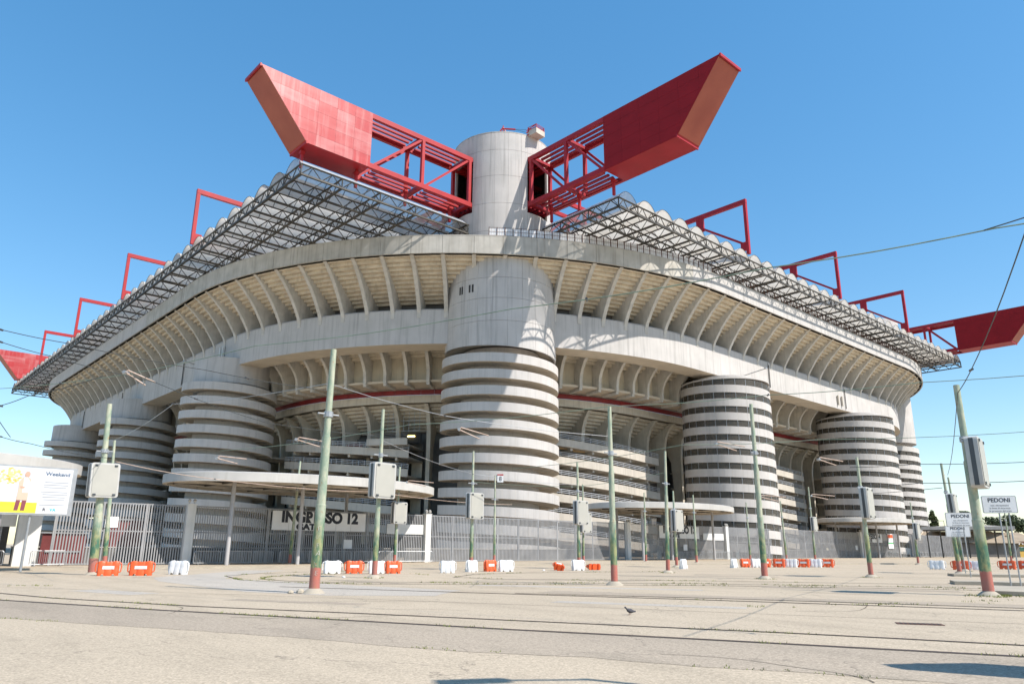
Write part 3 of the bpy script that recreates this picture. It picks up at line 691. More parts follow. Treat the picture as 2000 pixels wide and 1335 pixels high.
# secondary frames crossing the roof edge
def frame_left():
    b=MB(); X0,X1=-38.6,-1
    b.beam((X0-.25,0,62.1),(X1,0,62.1),.6,.75); return b
fl=MB(); fl.beam((-38.9,0,62.05),(-1,0,62.05),.6,.8); flm=fl.mesh('roof_frame',RED)
fp=MB(); fp.beam((-38.6,0,52.0),(-38.6,0,61.7),.55,.6); fpm=fp.mesh('frame_post',RED)
fb=MB(); fb.beam((-38.6,0,53.2),(-30,0,54.6),.45,.7); fb.box((-38.0,0,53.4),(1.6,.4,1.3)); fbm=fb.mesh('frame_brace',RED)
for k in range(1,5):
    o=ob('roof_frame',flm,stad,(0,k*SPY/5,0)); ob('frame_post',fpm,o); ob('frame_brace',fbm,o)
fl=MB(); fl.beam((0,-22.9,62.4),(0,-1,62.4),.6,.8); flm=fl.mesh('roof_frame',CRIM2)
fp=MB(); fp.beam((0,-22.6,52.2),(0,-22.6,62.0),.55,.6); fpm=fp.mesh('frame_post',CRIM2)
fb=MB(); fb.beam((0,-22.3,54.0),(0,-13.5,60.0),.35,.4); fb.box((0,-22.0,53.8),(.4,1.5,1.6)); fb.box((0,-13.2,60.7),(.45,1.3,2.6)); fbm=fb.mesh('frame_brace',CRIM2)
fi=MB(); fi.beam((0,-12.6,53),(0,-12.6,62),.5,.5); fim=fi.mesh('inner_post',CRIM2)
for k in range(1,4):
    o=ob('roof_frame',flm,stad,(k*SPX/4,0,0)); ob('frame_post',fpm,o); ob('frame_brace',fbm,o); ob('inner_post',fim,o)
# ---- roof vaults and trusses
ZT,ZC,ZB=51.0,52.55,49.5
def vaultmesh(L_,wd,name):
    N=10; mb=MB(); top=[]
    arc=[(wd*.485*(2*i/N-1),(ZC-ZT)*(1-abs(2*i/N-1)**2.2)) for i in range(N+1)]
    ins=[(x*.985,max(z-.05,-.02)) for x,z in arc]
    vs=[];k=N+1
    for l in (0,L_):
        vs+=[(l,x,z) for x,z in arc]+[(l,x,z) for x,z in ins]
    fs=[(i,i+1,2*k+i+1,2*k+i) for i in range(N)]+[(k+i+1,k+i,3*k+i,3*k+i+1) for i in range(N)]
    mb.add(vs,fs)
    # hoops
    for j in range(1,14):
        l=j*3.0
        if l<L_:
            for i in range(N): mb.tube((l,arc[i][0]*.96,arc[i][1]-.1),(l,arc[i+1][0]*.96,arc[i+1][1]-.1),.05,4,cap=False,mi=1)
    for i in range(N): mb.tube((0,arc[i][0],arc[i][1]),(0,arc[i+1][0],arc[i+1][1]),.04,4,cap=False,mi=1)
    return mb.mesh(name,[VAULT,STEEL])
def trussmesh(L_,step,name,z0=None,lat=True):
    mb=MB(); z0=ZB if z0 is None else z0
    mb.tube((0,0,ZT),(L_,0,ZT),.13,6); mb.beam((0,0,z0),(L_,0,z0),.30,.24)
    n=int(L_/step)
    for i in range(n):
        a=i*step; mb.tube((a,0,z0),(a+step/2,0,ZT),.075,4,cap=False); mb.tube((a+step/2,0,ZT),(a+step,0,z0),.075,4,cap=False)
    mb.tube((0,0,z0),(0,0,ZT),.1,5)
    # lateral braces spreading to the vault feet
    for i in range(n if lat else 0):
        a=i*step
        for s_ in (-1,1): mb.tube((a,0,z0),(a+step/2,s_*2.2,ZT),.055,4,cap=False)
    return mb.mesh(name,STEEL)
nL=40; pL=SPY/nL; vm=vaultmesh(62,pL,'roof_vault'); tm=trussmesh(62,3.1,'roof_truss')
CLRV=glassy('clear_polycarbonate',(.62,.68,.75),.38,.25)
vc=vm.copy(); vc.materials[0]=CLRV
for i in range(nL): ob('roof_vault',vc if i==0 else vm,stad,(-38.6,(i+.5)*pL,ZT))
tmn=trussmesh(62,3.1,'roof_truss',lat=False); tm3n=trussmesh(22.6,2.95,'roof_truss',lat=False)
for i in range(nL+1): ob('roof_truss',tm if 0<i<nL else tmn,stad,(-38.6,i*pL,0))
nR=32; pR=SPX/nR; vm2=vaultmesh(50,pR,'roof_vault'); tm2=trussmesh(50,2.95,'roof_truss')
vm3=vaultmesh(22.6,pR,'roof_vault'); tm3=trussmesh(22.6,2.95,'roof_truss')
vc3=vm3.copy(); vc3.materials[0]=CLRV
for i in range(nR): ob('roof_vault',vc3 if i==0 else vm3 if (i+1)*pR<24 else vm2,stad,((i+.5)*pR,-22.6,ZT),PI/2)
for i in range(nR+1): ob('roof_truss',tm3n if i==0 else tm3 if i*pR<24 else tm2,stad,(i*pR,-22.6,0),PI/2)
tl=trussmesh(SPY,pL/2,'roof_truss',lat=False)
for x in (-38.6,-32.4,-26.2,-20,-10): ob('roof_truss',tl,stad,(x,0,.02),PI/2)
tr_=trussmesh(SPX,pR/2,'roof_truss',lat=False)
for y in (-22.6,-16.7,-10.8,-4): ob('roof_truss',tr_,stad,(0,y,.02),0)
# lower walkway chords under the roof edges
# ---- rusty guard fence on the parapet, right side
sp=[8+i*1.25 for i in range(int((S1-30-8)/1.25))]
b=MB()
for z in (.35,1.0,1.65): b.path([(*P(s,.45),ZP1+z) for s in sp],.025,4)
for a,c in zip(sp,sp[1:]):
    for f_ in (.33,.66):
        x,y=P(a+(c-a)*f_,.45); b.tube((x,y,ZP1+.1),(x,y,ZP1+1.65),.012,3)
pf_=tag(b.build('guard_rail',RUST,stad),kind='stuff')
b=MB(); b.box((0,0,.55),(.10,.10,2.3)); gpm=b.mesh('guard_post',RUST)
for s in sp:
    if s<AL+RS+60: x,y=P(s,.45); ob('guard_post',gpm,pf_,(x,y,ZP1),ang(s))
CLEAR=glassy('clear_sheet',(.78,.78,.79),.8,.4)
for a,c in zip(sp[:34],sp[1:35]):
    b=MB(); sweep(b,[(.52,ZP1+.2),(.52,ZP1+1.55),(.54,ZP1+1.55),(.54,ZP1+.2)],a+.05,c-.05,samp=[a+.05,c-.05]); b.build('guard_sheet',CLEAR,pf_)
# light handrail left of the tower on the parapet
b=MB(); b.path([(*P(-6-i*1.5,.5),ZP1+.9) for i in range(8)],.05,5); 
for i in range(4): x,y=P(-6-i*3,.5); b.tube((x,y,ZP1),(x,y,ZP1+.9),.05,5)
b.build('handrail',GALV,stad)
# lamp bracket arms and aerials on the girder
for s,l in ((-AL-4,-1),(AL+15,1)):
    x,y=P(s,6.6); x2,y2=P(s+l*1.2,2.2); b=MB(); b.tube((x,y,33.2),(x2,y2,34.2),.09,6); b.box((x2,y2,34.25),(.5,.3,.25)); b.build('bracket_lamp',GALV,stad)
for s in (-AL-.4,-AL+.9,AL+56,AL+58):
    x,y=P(s,6.7); b=MB(); b.box((x,y,35.6 if s<0 else 34.2),(.35,.35,2.2)); b.build('antenna_panel',WHITE if s<0 else GALM,stad)

# maintenance crane on the tower roof
mc=thing('maintenance_crane','red crane arm with white cradle on top of the central round tower','crane',(T0[0],T0[1],66.5))
vr=Vector((rt.x,rt.y,0)); vf=Vector((-math.sin(YAW),-math.cos(YAW),0))
def W(a,b_,z): return tuple(vr*a+vf*b_+Vector((0,0,z)))
b=MB(); b.tube(W(-.9,7.3,0),W(.2,7.3,1.6),.12,6); b.tube(W(1.0,7.3,0),W(.2,7.3,1.6),.10,6); b.tube(W(.2,7.3,0),W(.2,7.3,1.9),.09,6); b.tube(W(.2,7.3,1.35),W(2.2,7.3,1.25),.14,6); b.build('mast',RED,mc)
b=MB(); b.tube(W(2.2,7.3,1.25),W(4.0,7.3,1.2),.03,4); b.tube(W(2.2,7.3,1.2),W(4.0,7.3,.7),.03,4); b.build('cable',WIRE,mc)
b=MB(); b.tube(W(3.4,6.8,.1),W(4.6,7.3,.35),.16,6); b.tube(W(4.0,7.3,1.0),W(5.6,7.3,2.3),.07,5); b.tube(W(4.0,7.3,.6),W(4.9,7.3,1.3),.1,5); b.tube(W(4.7,7.2,.9),W(4.7,7.2,1.6),.05,5); b.build('boom',RED,mc)
bc=MB(); bc.box((0,0,0),(2.5,2.3,1.35)); cr=bc.build('cradle',GALM,mc,W(5.6,7.0,.55),R(5)); cr.scale=(.85,.85,.68)
b=MB()
for sx_ in (-1.15,1.15):
    for sy_ in (-1.05,1.05): b.box((sx_,sy_,1.2),(.1,.1,1.1))
for z in (1.0,1.35,1.7):
    for sy_ in (-1.05,1.05): b.box((0,sy_,z),(2.4,.07,.08))
    for sx_ in (-1.15,1.15): b.box((sx_,0,z),(.07,2.2,.08))
b.box((0,0,.72),(2.5,2.3,.1)); b.build('guard_rail',RED,cr)

# ------------------------------------------------------------------ FENCE along the forecourt
FY=-18.8; FH=4.85; BASE=.10
secs=[(-96,-67.6),(-64.2,-54.5),(-54.1,-29.8),(-29.2,3.7),(4.3,27.9),(28.5,76.5),(77.1,104),(104.6,150),(150.6,176)]
slab=['leftmost stretch of grey bar fence behind the advertising billboard','grey bar gate fence between billboard and first white post','grey bar fence under the gate 12 sign','long grey bar fence in front of the central ramp tower','grey bar fence under the second gate sign','long grey fence below the two screened ramp towers','dark shaded fence under the gate 14 sign','grey fence right of the gate 14 sign','farthest grey fence at the right end near the yellow building']
bm_=MB(); bm_.box((0,0,(FH-.1)/2+.05),(.095,.03,FH-.1)); barm=bm_.mesh('bar',FENCE)
pm_=MB(); pm_.box((0,.06,FH/2),(.14,.12,FH)); postm=pm_.mesh('post',FENCE)
nbar=0
for i,(a,c) in enumerate(secs):
    f=thing('perimeter_fence',slab[i],'fence',(a,FY,BASE),0,'bar fence stretches along the forecourt')
    for z in (.12,2.62,FH-.06): box('rail',((c-a)/2,.05,z),(c-a-.02,.06,.10),FENCE,f)
    n=max(1,round((c-a)/3.3))
    for k in range(n+1): ob('post',postm,f,((c-a)*k/n,0,0))
    n=int((c-a)/.21); rest=MB()
    for k in range(n):
        x=.1+k*.21
        if -71<a+x<8 and nbar<300: ob('bar',barm,f,(x,0,0)); nbar+=1
        else: rest.box((x,0,(FH-.1)/2+.05),(.095,.03,FH-.1))
    if rest.v: tag(rest.build('bars',FENCE,f),kind='stuff')
# solid sheeting behind the shaded part
# white masonry gate posts with lamps
gp=[(-65.9,'white masonry gate post partly hidden by the billboard',1.5),(-54.3,'white masonry gate post between the two left gate fences',.72),(-29.5,'white masonry gate post just left of the central tower base',.72),(4.0,'white masonry gate post left of the second gate sign',.72),(28.2,'white masonry gate post right of the second gate sign',.72),(76.8,'white masonry gate post left of the gate 14 sign',.72),(104.3,'white masonry gate post right of the gate 14 sign',.72)]
for x,lb,wd in gp:
    p=thing('gate_post',lb,'gate post',(x,FY-.12,BASE),0,'white gate posts in the fence')
    b=MB(); b.prism([(-wd/2,-.3),(wd/2,-.3),(wd/2,.3),(-wd/2,.3)],0,FH+.05); b.prism([(-wd/2-.04,-.34),(wd/2+.04,-.34),(wd/2+.04,.34),(-wd/2-.04,.34)],FH+.052,FH+.12); b.build('pillar',WHITE,p)
    if wd<1:
        for dx in (-.22,.22):
            l=MB(); l.tube((dx,-.1,FH+.12),(dx,-.18,FH+.32),.03,6); l.tube((dx,-.12,FH+.38),(dx-.06,-.34,FH+.30),.15,10,.12); l.build('lamp',BOXF,p)
# white infill panels with letterless boards above small gates
for x,wd,lb in ((-72,10.5,'blank white board on the fence below the billboard'),(-32.2,4.6,'blank white board on the fence left of the central tower'),(24.8,5.6,'blank white board on the fence right of the second gate sign')):
    o=box('fence_board',(x,FY-.09,BASE+3.3),(wd,.05,1.0),WHITE); tag(o,lb,'board',None)
# gate signs
def gate_sign(x0,x1,num,lb):
    c=(x0+x1)/2; o=box('gate_sign',(c,FY-.12,3.92),(x1-x0,.05,1.72),SIGNW); tag(o,lb,'sign',None)
    Mx=lambda x,z: Matrix.Translation((x,-.032,z))@Matrix.Rotation(PI/2,4,'X')
    text('lettering','INGRESSO '+num,1.34,LETTER,o,Mx(.0,.30),.075,sx=1.02)
    text('lettering','GATE',.74,LETTER,o,Mx(-1.3,-.55),.045,sx=1.3)
    n=6
    for k in range(1,n): box('panel_seam',(-(x1-x0)/2+(x1-x0)*k/n,-.027,0),(.02,.006,1.7),FENCE,o)
gate_sign(-46.9,-37.1,'12','white gate sign reading INGRESSO 12 on the fence')
gate_sign(11.1,20.9,'13','white gate sign reading INGRESSO on the fence left of the screened tower')
gate_sign(77.5,87.3,'14','white gate sign reading INGRESSO 14 at the far right fence')
for x,z,lb in ((-38.9,1.75,'small white notice on the fence under the gate 12 sign'),(17.3,1.7,'small white notice on the fence under the second gate sign'),(74.8,1.9,'small white notice on the dark gate, left one'),(85.4,1.9,'small white notice on the dark gate, right one'),(-60.3,3.3,'small white plate near the top of the left gate fence')):
    tag(box('notice',(x,FY-.08,BASE+z),(.95,.03,.85),SIGNW),lb,'notice')
# flag coloured banner near gate 14
o=box('banner',(91.5,FY-.15,3.4),(2.6,.05,3.0),SIGNW); tag(o,'orange white and green banner on the fence right of gate 14','banner')
box('stripe',(0,-.03,1.0),(2.5,.02,.7),ORANGE,o); box('stripe',(0,-.03,-.4),(2.5,.02,.3),surf('banner_green',(.1,.45,.15),rough=.6),o)
# things seen through the fence
for x,y,d,mt,lb in ((-62.5,-13.5,(3.2,2,2.4),MAROON,'maroon kiosk seen through the left gate bars'),(-57.8,-13.0,(2.6,2,3.6),MAROON,'second maroon kiosk behind the left gate bars'),(-70,-14,(7,2,3.0),DGREY,'low dark hut behind the fence below the billboard')):
    t=thing('kiosk',lb,'kiosk',(x,y,BASE)); box('body',(0,0,d[2]/2),d,mt,t); box('roof',(0,0,d[2]+.06),(d[0]+.3,d[1]+.3,.1),GALV,t); box('counter',(0,-d[1]/2-.06,1.0),(d[0]*.8,.1,.12),GALV,t)
for x0,x1,lb in ((-66,-31,'pale low concrete wall behind the left gates'),(-29,4,'pale low concrete wall behind the fence by the central tower'),(30,75,'pale low wall behind the fence under the screened towers')):
    o=tag(box('concourse_wall',((x0+x1)/2,FY+4.6,BASE+.65),(x1-x0,.3,1.3),DGREY),lb,'wall'); box('coping',(0,0,.7),(x1-x0+.1,.42,.1),CONP,o)

# ------------------------------------------------------------------ oval canopies over the gates
def canopy(cx,lb,ax=13.2,ay=8.2,z0=6.6,z1=7.32,cy=FY-.6):
    t=thing('gate_canopy',lb,'canopy',(cx,cy,BASE),0,'oval canopies over the entrance gates')
    N=72; b=MB(); vs=[]
    prof=[(1,.0),(1.0,z1-z0),(.97,z1-z0+.08),(.6,z1-z0+.3),(0,z1-z0+.4)]
    k=len(prof)
    for i in range(N):
        a=2*PI*i/N
        for r_,z in prof: vs.append((ax*r_*math.cos(a),ay*r_*math.sin(a),z0+z))
    b.add(vs,[(i*k+j,((i+1)%N)*k+j,((i+1)%N)*k+j+1,i*k+j+1) for i in range(N) for j in range(k-1)])
    vs=[]
    for i in range(N):
        a=2*PI*i/N
        for r_,z in ((1,0),(.975,0),(.975,.55),(0,.6)): vs.append((ax*r_*math.cos(a),ay*r_*math.sin(a),z0+z))
    b.add(vs,[(i*4+j,((i+1)%N)*4+j,((i+1)%N)*4+j+1,i*4+j+1) for i in range(N) for j in range(3)],1)
    b.build('canopy_roof',[RIMW,CONB],t,smooth=30)
    for i in range(9):
        x=-ax*.85+ax*1.7*i/8; l=ay*2*math.sqrt(max(0,1-(x/ax)**2))*.96; box('roof_joist',(x,0,z0+.28),(.14,l,.32),STEEL if i%2 else GALM,t)
    for y in (-ay*.5,0,ay*.5):
        l=ax*2*math.sqrt(1-(y/ay)**2)*.96; box('purlin',(0,y,z0+.14),(l,.12,.2),GALM,t)
    cm=MB(); cm.tube((0,0,0),(0,0,z0+.2),.17,14); me=cm.mesh('column',surf('column_grey_%d'%int(cx),(.42,.41,.41),(.36,.35,.35),rough=.6),40)
    for x in (-8.5,-2.2,8.0): ob('column',me,t,(x,-2.9,0)); 
    for x in (-6,6): ob('column',me,t,(x,3.5,0))
    return t
canopy(-43.6,'white oval canopy above the gate 12 sign')
canopy(11.5,'white oval canopy in front of the nearer screened tower')
canopy(79,'white oval canopy in front of the farther screened tower')
canopy(-76.4,'white oval canopy cut off by the left edge behind the billboard')
canopy(143,'low far canopy to the right of the last ramp tower')

# ------------------------------------------------------------------ billboard
bb=thing('billboard','advertising billboard with standing figure at the left edge','billboard',(-68.76,-29,.56)); bb.scale=(.882,.882,.813)
bx_=MB(); bx_.box((0,0,5.42),(7.5,.22,3.75)); fr_=bx_.build('cabinet',GALV,bb)
PALE=surf('poster_sky',(.58,.62,.68),(.54,.58,.65),scale=.4,rough=.4); POSTW=surf('poster_white',(.62,.62,.64),(.59,.59,.61),rough=.4)
px0=.86
box('poster_sheet',(px0,-.125,5.42),(5.2,.02,3.5),POSTW,bb)
pic=box('poster_picture',(-.2,-.138,5.42),(3.3,.01,3.5),PALE,bb)
YF=surf('poster_field',(.72,.55,.03),(.55,.55,.05),scale=1.5,rough=.4,stretch=(1,1,3)); AUT=surf('poster_leaves',(.62,.40,.05),(.75,.62,.3),scale=4,rough=.4)
b=MB(); b.box((0,-.008,-1.32),(3.3,.006,.8)); b.build('field_print',YF,pic)
b=MB(); 
for k in range(60):
    a=random.uniform(0,2*PI); rr=random.uniform(0,1)**.5; b.box((-.35+.75*rr*math.cos(a),-.008-.0001*k,1.05+.6*rr*math.sin(a)),(.16,.006,.13),0)
tag(b.build('foliage_print',AUT,pic),kind='stuff')
def flat(poly,mat,y,nm):
    b=MB(); n=len(poly); b.add([(x,y,z) for x,z in poly]+[(x,y-.004,z) for x,z in poly],[tuple(range(n)),tuple(range(2*n-1,n-1,-1))]+[(i,(i+1)%n,n+(i+1)%n,n+i) for i in range(n)]); b.build(nm,mat,pic)
SKIN=surf('print_skin',(.60,.36,.26),rough=.5); COAT=surf('print_coat',(.58,.46,.36),(.52,.41,.31),rough=.5); TROU=surf('print_trousers',(.25,.06,.08),rough=.5); SHIRT=surf('print_shirt',(.76,.74,.72),rough=.5)
flat([(.28,-1.55),(.52,-1.55),(.60,-.75),(.34,-.75)],TROU,-.014,'trousers_print'); flat([(.68,-1.55),(.92,-1.55),(.98,-.75),(.70,-.75)],TROU,-.0145,'trousers_print')
flat([(.32,-.78),(1.02,-.78),(.98,.3),(1.05,.85),(.85,1.0),(.55,1.0),(.32,.6),(.36,.1)],COAT,-.020,'coat_print')
flat([(.62,-.2),(.96,-.2),(.98,.7),(.8,1.0),(.6,.95)],SHIRT,-.026,'shirt_print')
flat([(.74,1.0)]+[(.78+.17*math.cos(q),1.22+.22*math.sin(q)) for q in [2*PI*i/12-PI/2 for i in range(13)]],SKIN,-.032,'face_print')
flat([(.45,.18),(.72,.12),(.74,.24),(.46,.30)],SKIN,-.034,'hand_print')
Mb=lambda x,z: Matrix.Translation((x,-.140,z))@Matrix.Rotation(PI/2,4,'X')
text('lettering','Weekend',.40,surf('print_blue',(.05,.11,.20),rough=.5),bb,Mb(2.5,6.75),.008)
text('lettering','R',.3,LETTER,bb,Mb(1.95,3.98),.01); text('lettering','VA',.3,surf('print_teal',(.03,.45,.52),rough=.5),bb,Mb(2.5,3.98),.01)
GREYP=surf('print_grey',(.30,.32,.36),rough=.5)
for k,(z,w_) in enumerate([(6.1,1.8),(5.9,1.9),(5.7,1.7),(5.35,2.0),(5.15,1.9),(4.95,1.7),(4.75,1.6),(4.35,1.9)]): box('text_line',(2.45+random.uniform(-.08,.08),-.138,z),(w_*.85,.006,.055),GREYP,bb)
b=MB(); b.tube((1.2,.1,-.68),(1.2,.1,3.6),.09,10); b.build('leg',GALV,bb); b=MB(); b.tube((-2.2,.1,-.68),(-2.2,.1,3.6),.09,10); b.build('leg',GALV,bb)

# ------------------------------------------------------------------ tram poles
# x, y, height, radius, box kind (None / z of box centre), label
poles=[(-63.51,-58.96,9.3,.19,None,'thick peeling green pole in front of the gate 12 sign',.08,.0),
(-65.43,-36.3,9.9,.24,5.3,'green pole with display box beside the billboard',-.5,0),
(-62.46,-27.02,8.9,.15,None,'thin green pole close behind the left display box',-.6,0),
(-54.32,-48.45,9.4,.15,5.27,'green pole with display box right of the gate 12 sign',0,0),
(-45.85,-20.92,9.2,.14,None,'leaning green pole in front of the gate 12 lettering',.22,0),
(-37.47,-25.02,9.0,.13,4.7,'green pole with small display box under the oval canopy end',.1,0),
(-40.12,-39.48,9.0,.14,4.75,'green pole with display box in front of the central tower',0,0),
(-28.88,-29.21,8.5,.12,None,'thin green pole without box in front of the central tower',0,0),
(-30.45,-41.72,8.7,.14,4.5,'green pole with display box right of the central tower base',0,0),
(-20.61,-33.25,7.9,.11,4.1,'farther green pole with dark box right of the central tower base',.05,0),
(-49.3,-61.38,8.5,.155,None,'tall green pole with dark green lower part right of center',0,0),
(-32.31,-52.0,8.6,.14,None,'green pole left of the second gate sign letters',.2,0),
(-3.64,-27.82,8.2,.13,None,'thin green pole near the left end of the second oval canopy',.1,0),
(-18.4,-42.79,6.9,.13,4.15,'green pole with display box in front of the second gate sign',0,0),
(-2.56,-34.2,7.7,.14,None,'thin green pole right of the second gate sign',0,0),
(-36.23,-61.71,10.3,.18,None,'tall thick green pole in front of the nearer screened tower',0,0),
(13.14,-31.77,7.6,.13,None,'dark thin pole below the nearer screened tower',0,0),
(22.24,-31.98,8.2,.14,None,'dark thin pole at the right foot of the nearer screened tower',-.2,0),
(26.78,-33.85,10.3,.15,5.1,'brownish pole with grey box between the two screened towers',0,0),
(-27.96,-64.33,7.5,.15,4.55,'green pole with edge-on display box before the farther screened tower',-.05,0),
(19.36,-50.07,7.2,.13,3.8,'small far pole with grey box left of the conical tree',0,0),
(-43.56,-75.29,8.3,.20,5.07,'nearest right pole with tall edge-on display box',0,0),
(-14.47,-65.13,8.1,.15,4.8,'pole with edge-on display box beside the smaller PEDONI sign',-.2,0),
(-6.55,-62.98,7.7,.13,None,'bare pole just behind the smaller PEDONI sign',-.2,0),
(50.49,-51.45,8.1,.14,None,'far green pole near the yellow building',.2,0)]
def pole_mesh(r_,h):
    N=14; out=[]
    hm=.34*h
    def cyl(z0,z1,ra,rb_,mat,nm):
        b=MB(); n=5
        prof=[(ra+(rb_-ra)*i/n,z0+(z1-z0)*i/n) for i in range(n+1)]
        if nm!='lower_shaft': prof=[(ra*1.14,z0-.02),(ra*1.12,z0+.04)]+[(max(q,.001),zz+.05 if i==0 else zz) for i,(q,zz) in enumerate(prof)]
        if nm=='upper_shaft': prof=prof+[(0.001,z1)]
        b.lathe(prof,N); return b.mesh(nm,mat,40)
    return [('lower_shaft',cyl(0,hm,r_*1.03,r_*1.0,POLEP,'lower_shaft')),('middle_shaft',cyl(hm,h*.62,r_*.90,r_*.87,POLEP,'middle_shaft')),('upper_shaft',cyl(h*.62,h,r_*.70,r_*.60,POLEP,'upper_shaft'))]
fb_=MB(); fb_.lathe([(.42,0),(.36,.07),(.24,.16),(.2,.18)],14); footm_=fb_.mesh('concrete_foot',KERB,40)
bm1=MB()
def rrect(w_,h_,r_,n=4):
    o=[]
    for cx_,cz_,a0 in ((w_/2-r_,h_/2-r_,0),(-w_/2+r_,h_/2-r_,PI/2),(-w_/2+r_,-h_/2+r_,PI),(w_/2-r_,-h_/2+r_,1.5*PI)):
        for i in range(n+1): a=a0+PI/2*i/n; o.append((cx_+r_*math.cos(a),cz_+r_*math.sin(a)))
    return o
def slabm(mb,poly,y0,y1,mi=0):
    n=len(poly); mb.add([(x,y0,z) for x,z in poly]+[(x,y1,z) for x,z in poly],[tuple(range(n)),tuple(range(2*n-1,n-1,-1))]+[(i,(i+1)%n,n+(i+1)%n,n+i) for i in range(n)],mi)
GRAF=surf('graffiti_paint',(.52,.50,.45),(.35,.36,.30),scale=14,rough=.8,lo=.42,hi=.5)
BW,BH,BD=1.62,1.98,.46
slabm(bm1,rrect(BW,BH,.14),-BD/2,BD/2); casem=bm1.mesh('display_box',BOXF,40)
b2=MB(); slabm(b2,rrect(BW*.86,BH*.90,.04),-BD/2-.03,-BD/2+.01); backm=b2.mesh('back_panel',BOXM)
b2=MB(); slabm(b2,rrect(BW*.9,BH*.92,.05),BD/2-.01,BD/2+.02); b2.box((0,0,0),(BW+.012,BD*.36,BH*.93)); frontm=b2.mesh('front_glass',BOXD)
b2=MB(); b2.box((0,-BD/2-.05,0),(.17,.04,.10)); clipm=b2.mesh('clip',BOXD)
for (x,y,h,r_,bz,lb,lean,_) in poles:
    t=thing('tram_pole',lb,'pole',(x,y,0),0,'green tram line poles on the forecourt')
    if abs(lean)>.01:
        ax=Vector((rt.x,rt.y,0)); t.rotation_euler=(-ax.y*lean/h,ax.x*lean/h,0)
    for nm,me in pole_mesh(r_,h): ob(nm,me,t)
    ob('concrete_foot',footm_,t)
    if lb.startswith('thick peeling'):
        fa=math.atan2(-85.16-y,-77.46-x)
        for k,ch in enumerate('EUPALE'):
            text('graffiti_letter',ch,[.27,.2,.24,.3,.22,.25][k],GRAF,t,Matrix.Rotation(fa+[.1,-.2,.05,.25,-.1,.15][k],4,'Z')@Matrix.Translation((r_*1.045,0,[2.3,2.02,1.7,1.42,1.05,.72][k]))@Matrix.Rotation(PI/2,4,'Z')@Matrix.Rotation(PI/2,4,'X')@Matrix.Rotation([.2,-.3,.1,-.15,.35,-.2][k],4,'Z'),-.006,ext=.004)
    b=MB(); zc=h*.62+.9; b.lathe([(r_*.75,zc-.12),(r_*.95,zc-.1),(r_*.95,zc+.1),(r_*.75,zc+.12)],10); b.tube((-.45,0,zc),(.45,0,zc),.035,5); b.build('clamp',GALV,t)
    if bz:
        o=ob('display_box',casem,t,(.0,-.30,bz),R(9)); ob('back_panel',backm,o)
        ob('front_glass',frontm,o)
        for sx_ in (-.55,.55):
            for sz_ in (-.84,.84): ob('clip',clipm,o,(sx_,0,sz_))
